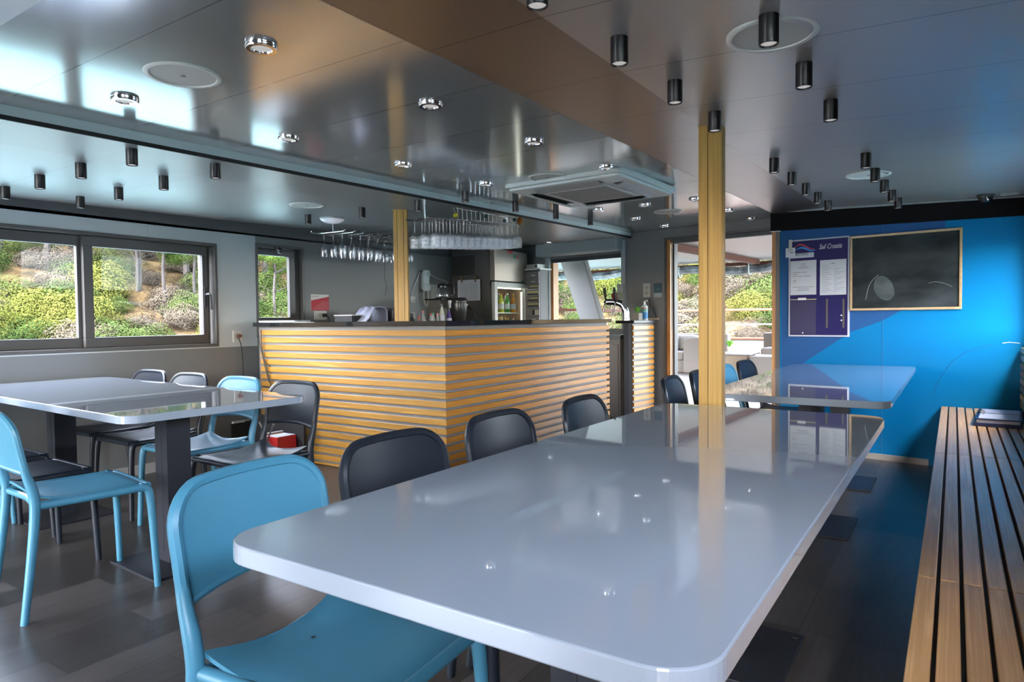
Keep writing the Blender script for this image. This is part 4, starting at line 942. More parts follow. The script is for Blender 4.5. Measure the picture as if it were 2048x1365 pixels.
for i in range(140):
    a = rs.uniform(-78, -44); r_ = rs.uniform(25.5, 34) if i < 56 else rs.uniform(34, 62); k = rs.choice(['yellow', 'yellow', 'green', 'green', 'grey'] if i < 56 else ['green', 'grey', 'green'])
    bush(k, {'yellow': 'bright yellow-green shrub', 'green': 'dark green shrub', 'grey': 'dry grey-brown shrub'}[k]+' on the slope outside the left windows', G2+', '+k, *on_hill(a, r_), rs.uniform(.7, 1.5))
for i in range(260):
    a = rs.uniform(-40, 2); r_ = 27+rs.random()**1.2*36; k = rs.choice(['yellow', 'green', 'grey', 'grey', 'grey', 'green'])
    bush(k, {'yellow': 'yellow-green shrub', 'green': 'green shrub', 'grey': 'dry grey-brown shrub'}[k]+' on the hillside beyond the open deck', G3+', '+k, *on_hill(a, r_), rs.uniform(.6, 1.6))

# ================================================================== BEHIND THE BAR
# drinks fridge: steel top unit over a glass door cooler, standing against the left wall
t = thing('drinks_fridge', 'tall steel drinks cooler with glass door and a steel unit on top', 'fridge', (-4.66, 6.54, 0))
def T(o): o.location = -Vector(t.location); return o
FS = mat('fridge_side', (.15, .148, .14), .38, metal=.75, var=((1, 1, 5), .12))
fy0, fy1, fxf = 6.235, 6.93, -4.36
bm = BM(); box(bm, -4.97, fy0, .05, fxf-.045, fy0+.03, 1.55); box(bm, -4.97, fy1-.03, .05, fxf-.045, fy1, 1.55); box(bm, -4.97, fy0, .05, -4.94, fy1, 1.55); box(bm, -4.97, fy0, .05, fxf-.045, fy1, .12); box(bm, -4.97, fy0, 1.52, fxf-.045, fy1, 1.55)
T(obj('body', bm, FS, t)); T(obj('top_unit', Bx(-4.97, fy0, 1.562, fxf, fy1, 1.925), mat('unit_steel', (.27, .235, .20), .42, metal=.7), t, bevel=.004))
T(obj('side_panel', Bx(-4.975, fy0-.012, .05, fxf-.07, fy0, 1.93), FS, t))
WF = mat('door_white', (.58, .58, .55), .4)
dr = T(obj('door', (lambda b: (box(b, fxf-.045, fy0-.005, .10, fxf, fy0+.055, 1.55), box(b, fxf-.045, fy1-.055, .10, fxf, fy1, 1.55), box(b, fxf-.045, fy0+.055, 1.495, fxf, fy1-.055, 1.55), box(b, fxf-.045, fy0+.055, .10, fxf, fy1-.055, .18), b)[-1])(BM()), WF, t, bevel=.003))
gp = obj('glass_pane', Bx(fxf-.03, fy0+.054, .18, fxf-.024, fy1-.054, 1.496), glass('fridge_glass', 1.35, .02, (.92, .95, .92), .0), dr)
for z in (.62, .92, 1.20): T(obj('shelf', Bx(-4.93, fy0+.035, z-.01, fxf-.06, fy1-.035, z), WHITEP, t))
T(obj('added_glow_strip', box(Bx(fxf-.075, fy0+.06, 1.480, fxf-.055, fy1-.06, 1.494), fxf-.07, fy1-.05, .3, fxf-.055, fy1-.04, 1.45), mat('added_strip_glow', (.8, .8, .8), .5, emis=(1, 1, .9), es=.9), t))  # glowing strip added to brighten the bottles inside
T(obj('lining', Bx(-4.93, fy1-.036, .13, fxf-.08, fy1-.0305, 1.51), mat('lining_reflection', (.45, .30, .2), .5), t)); T(obj('lining', Bx(-4.938, fy0+.032, .13, -4.93, fy1-.032, 1.51), mat('lining_white', (.7, .72, .68), .5), t))  # tan inner side has an orange reflection put into its colour
u = T(obj('brand_badge', Bx(fxf, 6.50, 1.895, fxf+.002, 6.60, 1.925), RED, t)); bm = BM()
o = text('brand_letters', 'TINEC', .055, RED, t, (fxf-t.location.x+.0015, 6.63-t.location.y, 1.845), rot=(R(90), 0, R(90)), sx=.8)
o = T(obj('green_letter', Bx(fxf, 6.628, 1.842, fxf+.0032, 6.662, 1.884), mat('badge_green', (.02, .25, .12), .5), t)); o = T(obj('sticker', Bx(fxf, 6.79, 1.565, fxf+.0022, 6.85, 1.585), mat('badge_green'), t))
vent = seams('vent_holes', (.07, .068, .065), .5, .02, .02, width=.008, dark=2.2)
bm = BM(); a, c = at_y(905, 553, fy0-.012), at_y(948, 511, fy0-.012); box(bm, a.x, fy0-.017, a.z, c.x, fy0-.012, c.z)
vo = T(obj('vent_grille', bm, mat('vent_black', (.012, .012, .012), .5), t)); bm = BM()
for i in range(14): box(bm, a.x+.004, fy0-.0195, a.z+(c.z-a.z)*(i+.2)/14, c.x+.012, fy0-.0168, a.z+(c.z-a.z)*(i+.2)/14+.0035)
for i in range(9): box(bm, a.x+(c.x-a.x)*(i+.3)/9, fy0-.019, a.z, a.x+(c.x-a.x)*(i+.3)/9+.003, fy0-.0168, c.z)
T(obj('vent_bars', bm, mat('vent_bar', (.10, .098, .09), .4, metal=.5), t))
rb = random.Random(3); BG = [mat('bottle_yellow', (.50, .50, .02), .15, spec=.7), mat('bottle_green', (.05, .30, .04), .15, spec=.7), mat('bottle_orange', (.55, .22, .02), .15, spec=.7), mat('bottle_clear', (.65, .72, .62), .12, spec=.7)]
CAPS = [mat('cap_red', (.5, .03, .03), .4), WHITEP, mat('cap_gold', (.5, .36, .08), .35)]
bp0 = {}
def small_bottle(kind, X, Y, z, label, group, h=.23, m=None, cap=None):
    key = (kind, round(h, 2), cap.name if cap else '')
    if key in bp0: o = dup(bp0[key], (X, Y, z), 0, label); o['group'] = group; return o
    o = thing('bottle', label, 'bottle', (X, Y, z), 0, group); r = .030
    obj('glass_body', lathe(BM(), [(0, 0), (r*.9, 0), (r, .006), (r, h*.55), (r*.9, h*.64), (.013, h*.80), (.012, h*.93), (.0, h*.93)], n=14), m or BG[kind], o, smooth=True)
    obj('label_band', lathe(BM(), [(r+.0008, h*.18), (r+.0008, h*.46)], n=14), PAPER, o, smooth=True)
    obj('cap', lathe(BM(), [(.0, h), (.013, h), (.0135, h*.92), (.0, h*.92)], n=10), cap or CAPS[kind % 3], o, smooth=True)
    bp0[key] = o; return o
for z, nn_, nm in ((1.20, 7, 'top shelf'), (.92, 7, 'middle shelf')):
    for k in range(nn_):
        kd = [0, 0, 0, 1, 1, 3, 2][k] if z > 1 else [3, 0, 2, 2, 0, 2, 3][k]
        small_bottle(kd, -4.475-.07*(k % 2), 6.40+.063*k, z, '%s bottle on the %s inside the glass-door cooler' % (['yellow', 'green', 'orange', 'pale clear'][kd], nm), '%s bottles on the cooler %s' % (['yellow', 'green', 'orange', 'clear'][kd], nm))
# paper clipped on the fridge side
t = thing('clipped_menu', 'printed sheet hung by two wooden pegs on the cooler side', 'paper', (at_y(937, 602, 6.19).x, 6.20, at_y(937, 602, 6.19).z))
W_, H_ = at_y(960, 600, 6.19).x-at_y(915, 600, 6.19).x, at_y(937, 560, 6.19).z-at_y(937, 602, 6.19).z
obj('sheet', Bx(-W_/2, -.002, 0, W_/2, 0, H_), PAPER, t); bm = BM()
for k in range(9):
    box(bm, -W_*.42, -.0027, H_*(.1+.085*k), -W_*.04, -.002, H_*(.1+.085*k)+.0035); box(bm, W_*.04, -.0027, H_*(.1+.085*k), W_*.40, -.002, H_*(.1+.085*k)+.0035)
obj('printed_lines', bm, mat('ink_soft', (.3, .3, .38), .7), t)
for sx_ in (-.3, .3): obj('peg', Bx(W_*sx_-.009, -.012, H_-.03, W_*sx_+.009, 0, H_+.045), mat('peg_wood', (.25, .14, .07), .6), t)
# intercom phone, cable, sockets and notices on the left wall
def wall_px(px, py): p = at_x(px, py, XL); return p.y, p.z
def left_thing(name, label, cat, px, py, group=None): y, z = wall_px(px, py); return thing(name, label, cat, (XL, y, z), 0, group)
t = left_thing('wall_phone', 'white wall telephone handset beside the bar post', 'phone', 847, 562)
obj('cradle', Bx(0, -.055, -.10, .028, .055, .10), mat('phone_grey', (.3, .33, .35), .4), t, bevel=.006)
obj('handset', prism_xz(BM(), [(.026, -.115), (.060, -.115), (.066, -.06), (.052, -.03), (.052, .04), (.066, .07), (.060, .115), (.026, .115)], -.05, .045), mat('phone_white', (.62, .68, .70), .35), t, bevel=.008)
obj('buttons', Bx(.0655, .0, .06, .0665, .015, .10), mat('phone_grey'), t)
obj('coiled_cord', tube(BM(), smoothpath([(.03, -.02, -.11), (.035, -.04, -.16), (.035, -.02, -.26), (.035, .01, -.28), (.035, .03, -.24), (.035, .035, -.15), (.03, .02, -.11)]), .009, 7), mat('cord_cream', (.5, .48, .40), .6), t, smooth=True)
t = left_thing('phone_cable', 'thin white cable drooping from the telephone behind the post', 'cable', 838, 545)
y0_, z0_ = wall_px(838, 545); pp = [(838, 545), (831, 563), (824, 580), (822, 592)]
obj('cable', tube(BM(), smoothpath([(.012, wall_px(*q_)[0]-y0_, wall_px(*q_)[1]-z0_) for q_ in pp]), .004, 6), WHITEP, t)
t = left_thing('wall_cable', 'white cable running from the telephone towards the coffee jug', 'cable', 857, 548); y0_, z0_ = wall_px(857, 548)
obj('cable', tube(BM(), smoothpath([(.012, wall_px(*q_)[0]-y0_, wall_px(*q_)[1]-z0_) for q_ in [(857, 548), (868, 555), (880, 560), (890, 563), (895, 570)]]), .004, 6), WHITEP, t)
def socket(label, px, py, dark=True, hw=.036, hh=.036, two=False, parent_fn=left_thing):
    t = parent_fn('wall_socket', label, 'socket', px, py)
    obj('plate', Bx(0, -hw, -hh, .010, hw, hh), mat('socket_white', (.60, .60, .57), .4), t, bevel=.003)
    obj('insert', lathe(BM(), [(.0, .0105), (.020, .0105), (.022, .013), (.025, .0115)], (0, 0, 0), 18, axis='x'), mat('socket_insert', (.40, .40, .38), .4), t, smooth=True)
    bm = BM()
    for s_ in (-.008, .008): lathe(bm, [(.0, .0112), (.0025, .0112)], (0, s_, 0), 8, axis='x')
    obj('pin_holes', bm, BLACKM, t); return t
socket('white wall socket right of the post, above its twin', 825, 600); socket('white wall socket right of the post, just over the bar top', 825, 631)
t = socket('white double socket with black plug under the red notice', 640, 631, hw=.072, hh=.042)
obj('plug', tube(BM(), [(.012, .035, 0), (.045, .035, 0)], [.020, .016], 10), BLACKM, t); obj('plug_cable', tube(BM(), smoothpath([(.045, .035, 0), (.06, .05, -.02), (.05, .075, -.08), (.04, .08, -.16)]), .004, 6), BLACKM, t)
t = socket('white wall socket on the pale panel, cable hanging down', 474, 673, hw=.042, hh=.050)
obj('plug', Bx(.012, -.005, -.01, .035, .022, .016), mat('plug_brown', (.2, .06, .04), .5), t)
cab = [(474, 675), (479, 690), (482, 715), (484, 760), (485, 800), (486, 830)]; y0_, z0_ = wall_px(474, 673)
obj('hanging_cable', tube(BM(), smoothpath([(.02, wall_px(*q_)[0]-y0_, wall_px(*q_)[1]-z0_) for q_ in cab]), .004, 6), BLACKM, t)
t = left_thing('wall_notice', 'red and white notice on the grey wall above a socket', 'notice', 640, 605)
a, c = wall_px(622, 621), wall_px(657, 590); y0_, z0_ = wall_px(640, 605); e_ = wall_px(657, 593)
obj('card', Bx(0, a[0]-y0_, a[1]-z0_, .003, c[0]-y0_, c[1]-z0_), WHITEP, t)
ya, yb, za, zb = a[0]-y0_, c[0]-y0_, a[1]-z0_, c[1]-z0_
bm = BM(); poly(bm, [(.0036, ya, za), (.0036, yb, za), (.0036, yb, zb-.018), (.0036, ya, zb-.058)]); obj('red_field', bm, mat('notice_red', (.50, .01, .03), .5), t)
bm = BM()
for k in range(5): box(bm, .0036, ya+.02+.025*k, za+.013+.016*k, .0042, yb-.006, za+.017+.016*k)
box(bm, .0031, ya+.012, zb-.022, .0040, ya+.09, zb-.016)
obj('text_lines', bm, mat('notice_line', (.6, .3, .32), .6), t)
t = left_thing('notice_sheet', 'pale notice sheet on the wall behind the coffee jug', 'paper', 868, 588); y0_, z0_ = wall_px(868, 588)
a, c = wall_px(857, 612), wall_px(879, 570); obj('sheet', Bx(.001, a[0]-y0_, a[1]-z0_, .003, c[0]-y0_, c[1]-z0_), mat('paper_dim', (.45, .46, .44), .7), t); bm = BM()
for k in range(10): box(bm, .003, a[0]-y0_+.01, a[1]-z0_+.015+.018*k, .0037, a[0]-y0_+.04, a[1]-z0_+.024+.018*k)
obj('printed_bars', bm, INK, t)
t = left_thing('notice_sheet', 'narrow pale notice strip on the wall under the larger sheet', 'paper', 861, 628); obj('sheet', Bx(.001, -.035, -.07, .003, .04, .07), mat('paper_dim'), t)
t = left_thing('wall_mounting_box', 'shallow pale box on the wall between post and glass rack', 'box', 838, 480); obj('case', Bx(0, -.12, -.045, .03, .13, .045), mat('box_grey', (.32, .34, .36), .5), t, bevel=.004)
t = thing('window_sensor', 'small black sensor hanging from the small window frame', 'sensor', (XL+.01, wall_px(553, 499)[0], wall_px(553, 499)[1])); 
obj('bracket', tube(BM(), smoothpath([(0, -.03, .015), (.02, -.035, .0), (.02, -.01, -.02)]), .006, 6), BLACK, t); obj('head', tube(BM(), [(.012, 0, .0), (.03, .012, -.02), (.036, .018, -.035)], [.022, .026, .014], 10), BLACK, t, smooth=True)
t = thing('string', 'thin dark string dangling from the wine glass rack', 'string', (-4.44, 5.2, 1.80)); p0_ = Vector(t.location)
obj('strand', tube(BM(), smoothpath([at_x(*q_, -4.44)-p0_ for q_ in [(765, 472), (769, 510), (769, 555), (773, 570), (770, 592)]]), .003, 5), mat('cord_dark', (.06, .055, .05), .6), t)
t = thing('bar_cable', 'black cables hanging down the left end of the bar', 'cable', (-4.86, 3.45, 1.06)); p0_ = Vector(t.location)
bm = BM()
tube(bm, smoothpath([at_y(*q_, 3.452)-p0_ for q_ in [(516, 655), (520, 690), (527, 720), (532, 742), (538, 765)]]), .004, 5)
tube(bm, smoothpath([at_y(*q_, 3.452)-p0_ for q_ in [(522, 660), (524, 700), (533, 735), (541, 770), (546, 790)]]), .004, 5)
obj('cables', bm, BLACKM, t)

WT = .90   # worktop height behind the bar
def on_wt(px, X): p = at_x(px, 640, X); return p.x, p.y
def topz(py, X, px): return at_x(px, py, X).z
# coffee jug on a machine
x, y = on_wt(885, -4.62)
t = thing('coffee_machine', 'grey filter coffee machine with flat warming plate', 'coffee machine', (x, y, WT))
hz = topz(598, -4.62, 885)-WT
obj('body', Bx(-.13, -.11, 0, .10, .13, hz-.10), mat('machine_grey', (.20, .195, .18), .4, metal=.5), t, bevel=.006); obj('plate', Bx(-.14, -.13, hz-.016, .11, .14, hz), BLACK, t, bevel=.004); obj('upright', Bx(-.12, -.09, hz-.10, .04, .11, hz-.016), mat('machine_grey'), t)
t = thing('coffee_jug', 'glass coffee jug with black handle on top of the coffee machine', 'jug', (x, y-.0, WT+hz))
obj('glass_bowl', lathe(BM(), [(.0, .003), (.070, .003), (.076, .02), (.070, .07), (.048, .125), (.044, .15), (.040, .15), (.044, .12), (.066, .07), (.071, .02), (.0, .008)], n=24), DRINK, t, smooth=True)
obj('collar', lathe(BM(), [(.050, .118), (.052, .135), (.046, .155), (.02, .165), (.0, .167)], n=20), BLACK, t, smooth=True); obj('base_ring', lathe(BM(), [(.0, .0), (.074, .0), (.077, .012), (.070, .014)], n=24), BLACK, t, smooth=True)
obj('handle', tube(BM(), smoothpath([(.04, .02, .145), (.07, .05, .150), (.085, .085, .13), (.085, .09, .05), (.06, .07, .035)]), .008, 8), BLACK, t, smooth=True)
# black coffee grinder
x, y = on_wt(919, -4.45); hz = topz(596, -4.45, 915)-WT
t = thing('coffee_grinder', 'round black coffee grinder with slanting handle on the bar', 'grinder', (x, y, WT))
obj('base', Bx(-.06, -.05, 0, .06, .06, .05), BLACKM, t, bevel=.01)
obj('bowl', lathe(BM(), [(.0, .04), (.035, .05), (.05, .10), (.085, hz-.15), (.092, hz-.09), (.090, hz-.055), (.083, hz-.05), (.085, hz-.02), (.07, hz), (.0, hz+.004)], n=26), mat('grinder_black', (.016, .016, .016), .3), t, smooth=True)
obj('handle', tube(BM(), [(.06, .075, hz-.09), (.10, .10, hz-.12), (.115, .125, hz-.22)], [.014, .013, .012], 8), BLACKM, t, smooth=True)
obj('badge', Bx(.088, -.0, hz-.085, .094, .03, hz-.07), WHITEP, t)
# syrup bottles in a row on the worktop (tops show over the bar)
def syrup(px, py, X, label, m, cap, r=.028):
    x, y = on_wt(px, X); h = topz(py, X, px)-WT
    o = thing('bottle', label, 'bottle', (x, y, WT))
    obj('glass_body', lathe(BM(), [(0, 0), (r, .0), (r, h*.70), (r*.85, h*.78), (.012, h*.88), (.011, h*.95), (0, h*.95)], n=14), m, o, smooth=True)
    obj('cap', lathe(BM(), [(0, h*.93), (.014, h*.93), (.013, h), (.0, h+.002)], n=12), cap, o, smooth=True)
    obj('label_band', lathe(BM(), [(r+.001, h*.50), (r+.001, h*.70)], n=14), PAPER, o, smooth=True)
PK = mat('cap_pink', (.55, .18, .2), .4); DKG = mat('bottle_dark', (.03, .03, .035), .2); CLR = mat('bottle_pale', (.35, .36, .33), .15, spec=.8)
syrup(824, 627, -4.3, 'dark bottle with white label next to the wooden post', DKG, BLACK); syrup(846, 622, -4.3, 'clear bottle with a pink cap on the back worktop', CLR, PK)
syrup(838, 633, -4.25, 'short pinkish bottle beside the pink-capped one', mat('bottle_pink', (.35, .18, .15), .3), CAPS[0], .024); syrup(862, 627, -4.3, 'bottle with a red cap before the notice strip', CLR, CAPS[0])
syrup(866, 626, -4.2, 'bottle with a green cap next to the red-capped one', CLR, mat('cap_green', (.02, .2, .1), .4)); syrup(875, 627, -4.25, 'slim bottle with an orange-pink cap', CLR, PK, .020)
syrup(884, 609, -4.3, 'tall pale bottle with black pourer below the coffee jug', mat('bottle_white', (.5, .52, .46), .4), BLACK); syrup(898, 617, -4.3, 'bottle with purple label and black cap beside the grinder', mat('bottle_purple', (.10, .05, .25), .3), BLACK)
# toaster with towel, dark tray box, black machine
x, y = on_wt(770, -4.55); h = topz(617, -4.55, 770)-WT
t = thing('toaster', 'chrome toaster partly covered by a towel, left of the post', 'toaster', (x, y, WT)); obj('body', Bx(-.12, -.10, .01, .12, .08, h), mat('toaster_steel', (.4, .42, .45), .2, metal=1), t, bevel=.02, seg=3); obj('slot', Bx(-.09, -.03, h-.001, .09, .0, h+.002), BLACKM, t); obj('feet', Bx(-.09, -.07, 0, .09, .05, .01), BLACKM, t)
x2, y2 = on_wt(742, -4.45)
t = thing('towel', 'pale lilac towel draped over the toaster', 'towel', (x2, y2, WT)); bm = BM()
prof = [(-.20, .18), (-.12, .25), (-.04, h+.002), (.02, h+.010), (.09, h+.008), (.115, h-.02), (.12, .12)]
rows = []
for i in range(9):
    xx = -.10+.026*i; rows.append([bm.verts.new((xx, yy+.012*math.sin(i*1.3), zz+.008*math.sin(i*1.9+yy*30))) for yy, zz in prof])
for a_, c_ in zip(rows, rows[1:]):
    for k in range(len(prof)-1): bm.faces.new((a_[k], a_[k+1], c_[k+1], c_[k]))
tw = obj('cloth', bm, mat('towel_lilac', (.42, .44, .58), .9), t, smooth=True); so = tw.modifiers.new('thick', 'SOLIDIFY'); so.thickness = .006
x, y = on_wt(708, -4.55); h = topz(630, -4.55, 708)-WT; t = thing('tray_box', 'low dark box with pale rim left of the towel', 'box', (x, y, WT)); obj('box', Bx(-.12, -.12, 0, .10, .11, h-.01), BLACKM, t); obj('rim', Bx(-.125, -.125, h-.01, .105, .115, h), mat('rim_pale', (.5, .48, .46), .4), t)
x, y = on_wt(786, -4.4); h = topz(618, -4.4, 786)-WT; t = thing('juicer', 'small black kitchen machine half hidden by the wooden post', 'kitchen machine', (x, y, WT)); obj('body', lathe(BM(), [(0, 0), (.06, 0), (.06, h*.5), (.045, h*.55), (.055, h*.7), (.05, h), (0, h)], n=18), BLACK, t, smooth=True); obj('collar', lathe(BM(), [(.062, h*.46), (.062, h*.56)], n=18), CHROME, t)
# white tray on the bar's left end
p = at_z(568, 640, 1.112); t = thing('serving_tray', 'thin white serving tray lying on the left end of the bar', 'tray', (-4.62, 3.56, 1.112))
bm = BM(); prism(bm, rrect(-.23, -.085, .23, .085, .02, 4), 0, .006); obj('tray', bm, mat('tray_white', (.60, .62, .66), .3), t); bm = BM(); tube(bm, [(x_, y_, .010) for x_, y_ in rrect(-.23, -.085, .23, .085, .02, 4)]+[(.23, .065, .010)], .006, 6); obj('rim', bm, mat('tray_white'), t)
# amplifier rack in the corner
cz = on_grey(1071, 560); t = grey_thing('equipment_rack', 'grey rack of mixers and amplifiers with rows of knobs', 'equipment rack', GX(-4.195), 0)
RG = mat('rack_grey', (.24, .23, .235), .4, metal=.4)
obj('case', Bx(-.15, -.20, .0, .085, -.01, 1.71), mat('rack_dark', (.10, .10, .105), .5), t, bevel=.003); obj('lid', Bx(-.155, -.23, 1.71, .11, -.0, 1.728), WHITEP, t)
y_ = -.202; zt_ = 1.69
LED = mat('led_yellow', (.7, .55, .1), .4); KN = BLACKM; rk = random.Random(9)
for k, (h_, kind) in enumerate([(.085, 0), (.065, 0), (.075, 1), (.075, 2), (.07, 1), (.07, 2), (.10, 3), (.07, 0), (.09, 1)]):
    u = obj('rack_unit', Bx(-.145, -.212, zt_-h_+.004, .08, -.200, zt_), RG, t, bevel=.002); bm = BM(); bn = 0
    if kind in (1, 2):
        for i in range(8): lathe(bm, [(0, -.022), (.006, -.022), (.007, -.012)], (-.09+.021*i, -.202, zt_-h_*.62), 10, axis='y')
        obj('knobs', bm, KN, u); bm = BM()
        for i in range(5 if kind == 1 else 8): box(bm, -.05+.022*i if kind == 1 else -.10+.021*i, -.2145, zt_-h_*.35, -.035+.022*i if kind == 1 else -.085+.021*i, -.2122, zt_-h_*.18)
        obj('yellow_labels', bm, LED, u)
    elif kind == 3: obj('display', Bx(.01, -.2145, zt_-.08, .07, -.2122, zt_-.02), mat('display_pale', (.5, .5, .42), .4), u); obj('button_block', Bx(-.02, -.218, zt_-.08, .002, -.2122, zt_-.02), KN, u)
    else: obj('marking', Bx(-.04, -.2145, zt_-h_*.6, .02, -.2122, zt_-h_*.45), WHITEP, u)
    zt_ -= h_
t2 = grey_thing('radio', 'small silver radio on top of the equipment rack', 'radio', GX(-4.22), 1.728)
obj('case', Bx(-.11, -.20, 0, .07, -.03, .055), mat('radio_silver', (.5, .48, .45), .35), t2, bevel=.004); obj('display', Bx(-.01, -.2025, .012, .035, -.1998, .044), mat('display_pale'), t2); obj('knob', lathe(BM(), [(0, -.02), (.010, -.02), (.011, 0)], (.058, -.20, .027), 12, axis='y'), BLACKM, t2)

# beer tap on the hatch counter
bt = at_y(1252, 640, 6.42); t = thing('beer_tap', 'curved chrome beer tower with two black taps', 'beer tap', (bt.x, bt.y, .935))
hT = at_y(1240, 604, 6.42).z-.935
obj('column', tube(BM(), smoothpath([(0, 0, 0), (0, 0, .10), (.0, 0, hT-.12), (-.03, -.01, hT-.04), (-.10, -.02, hT-.005), (-.20, -.03, hT)], 5), [.042]*8+[.040, .038]*3+[.034]*12, 14), CHROME, t, smooth=True)
obj('foot', lathe(BM(), [(.0, 0), (.06, 0), (.06, .012), (.04, .02)], n=20), CHROME, t, smooth=True)
obj('crossbar', tube(BM(), [(-.23, -.03, hT), (-.02, -.03, hT)], .016, 10), mat('tap_steel', (.25, .23, .22), .25, metal=1), t)
for sx_ in (-.205, -.095):
    tp = obj('tap', tube(BM(), smoothpath([(sx_, -.03, hT), (sx_, -.06, hT-.01), (sx_-.008, -.07, hT-.05), (sx_-.018, -.07, hT-.115)]), .009, 8), mat('tap_steel'), t, smooth=True)
    obj('tap_handle', tube(BM(), [(sx_, -.05, hT+.01), (sx_-.002, -.055, hT+.05), (sx_-.008, -.06, hT+.12), (sx_-.008, -.06, hT+.15)], [.008, .012, .016, .012], 10), BLACKM, t, smooth=True)
for k, (dx, m_) in enumerate([(-.115, mat('medallion_red', (.35, .05, .06), .3)), (-.055, mat('medallion_dark', (.12, .13, .08), .3))]):
    o = obj('medallion', lathe(BM(), [(.0, -.006), (.036, -.006), (.038, 0), (.036, .006), (.0, .006)], (0, 0, 0), 24, axis='y'), m_, t, smooth=True); o.location = (dx, -.02, hT+.062); o.rotation_euler = (0, 0, R(35))
# things on the slatted counter end
zr = 1.095
def on_rt(px, ly=-.0): # point on the return's top, along its face
    p = at_z(px, 640, zr); return p
d_ = Vector((math.sin(R(8.4)), math.cos(R(8.4)), 0)); s_ = Vector((-math.cos(R(8.4)), math.sin(R(8.4)), 0))
def rp(along, inn): v = A + d_*along + s_*inn; return (v.x, v.y, zr)
def place_px(px, inn):
    best = min((abs((lambda c_: 1024+FPX*c_.dot(RT)/c_.dot(FW))(Vector(rp(i*.01, inn))-Vector((0, 0, EYE)))-px), i) for i in range(-4, 60)); return rp(best[1]*.01, inn)
t = thing('potted_plant', 'small green plant in a square grey pot on the counter end', 'potted plant', (*place_px(1275, .06)[:2], zr), R(-10))
obj('pot', prism(BM(), [(-.037, -.037), (.037, -.037), (.037, .037), (-.037, .037)], 0, .075), mat('pot_grey', (.28, .25, .22), .7), t, bevel=.003); obj('leaves', spiky(60, .045, .075, 8), mat('leaf_fresh', (.12, .36, .03), .5), t).location = (0, 0, .07)
t = thing('sanitizer_bottle', 'white pump bottle with blue label next to the small plant', 'bottle', (*place_px(1289, .05)[:2], zr), 0)
obj('body', lathe(BM(), [(0, 0), (.033, 0), (.036, .005), (.036, .135), (.030, .152), (.014, .162), (.0, .162)], n=22), mat('bottle_milk', (.66, .68, .70), .3), t, smooth=True)
obj('blue_label', lathe(BM(), [(.0366, .015), (.0366, .085)], n=22), mat('label_blue', (.01, .18, .45), .4), t, smooth=True); obj('green_label', lathe(BM(), [(.0366, .086), (.0366, .118)], n=22), mat('label_teal', (.12, .33, .33), .4), t, smooth=True); obj('red_label', lathe(BM(), [(.0368, .120), (.0368, .130)], n=22), mat('label_red', (.45, .10, .06), .4), t, smooth=True)
obj('pump', tube(BM(), [(0, 0, .16), (0, 0, .195), (.0, -.0, .20)], [.014, .009, .010], 10), WHITEP, t, smooth=True); obj('nozzle', tube(BM(), [(0, 0, .198), (.035, -.015, .203)], .006, 8), WHITEP, t)
bx_ = place_px(1305, .075)
t = thing('book', 'closed book with red cover lying on the counter end', 'book', (*bx_[:2], zr), R(-6)); obj('pages', Bx(-.075, -.055, .003, .075, .055, .022), mat('pages', (.6, .52, .42), .7), t); obj('cover', box(Bx(-.078, -.058, .022, .078, .058, .026), -.078, -.058, 0, .078, .058, .003), mat('cover_red', (.40, .12, .10), .5), t)
t = thing('dustpan', 'black dustpan standing upright against the bulkhead', 'dustpan', (bx_[0]-.005, bx_[1]-.045, zr+.026), R(18))
bm = BM(); prism_xz(bm, [(-.052, 0), (.058, 0), (.022, .105), (.004, .13), (-.012, .12)], -.006, .006); obj('pan', bm, mat('pan_black', (.03, .03, .032), .35), t, bevel=.002); obj('handle', tube(BM(), [(.0, 0, .12), (-.012, 0, .20)], [.008, .006], 8), BLACKM, t); obj('bright_edge', tube(BM(), [(.056, -.007, .005), (.012, -.007, .115)], .003, 6), CHROME, t)
# on the grey bulkhead
lx, z = on_grey(1294, 581); t = grey_thing('wall_socket', 'white double socket on the grey bulkhead above the pump bottle', 'socket', lx, z)
obj('plate', Bx(-.042, -.010, -.075, .042, 0, .075), mat('socket_white'), t, bevel=.003)
for zz in (-.030, .030): o = obj('insert', lathe(BM(), [(0, -.0105), (.018, -.0105), (.020, -.014), (.023, -.011)], (0, 0, zz), 16, axis='y'), mat('socket_insert'), t, smooth=True)
lx, z = on_grey(1316, 581); t = grey_thing('wall_notice', 'small blue-grey notice with white foot beside the doorway', 'notice', lx, z)
obj('card', Bx(-.047, -.004, -.028, .047, 0, .075), mat('notice_teal', (.05, .11, .15), .5), t); obj('white_foot', Bx(-.047, -.004, -.075, .047, 0, -.028), mat('foot_white', (.42, .46, .50), .5), t); obj('text_lines', box(Bx(-.02, -.0046, .0, .03, -.004, .006), -.02, -.0046, .010, .035, -.004, .016), mat('text_pale', (.14, .20, .24), .5), t)

# ================================================================== HANGING GLASS RACKS
def rackwire(bm, p, q_, r_=.0035): tube(bm, [p, q_], r_, 5)
WIRE = mat('rack_chrome', (.6, .6, .6), .2, metal=1)
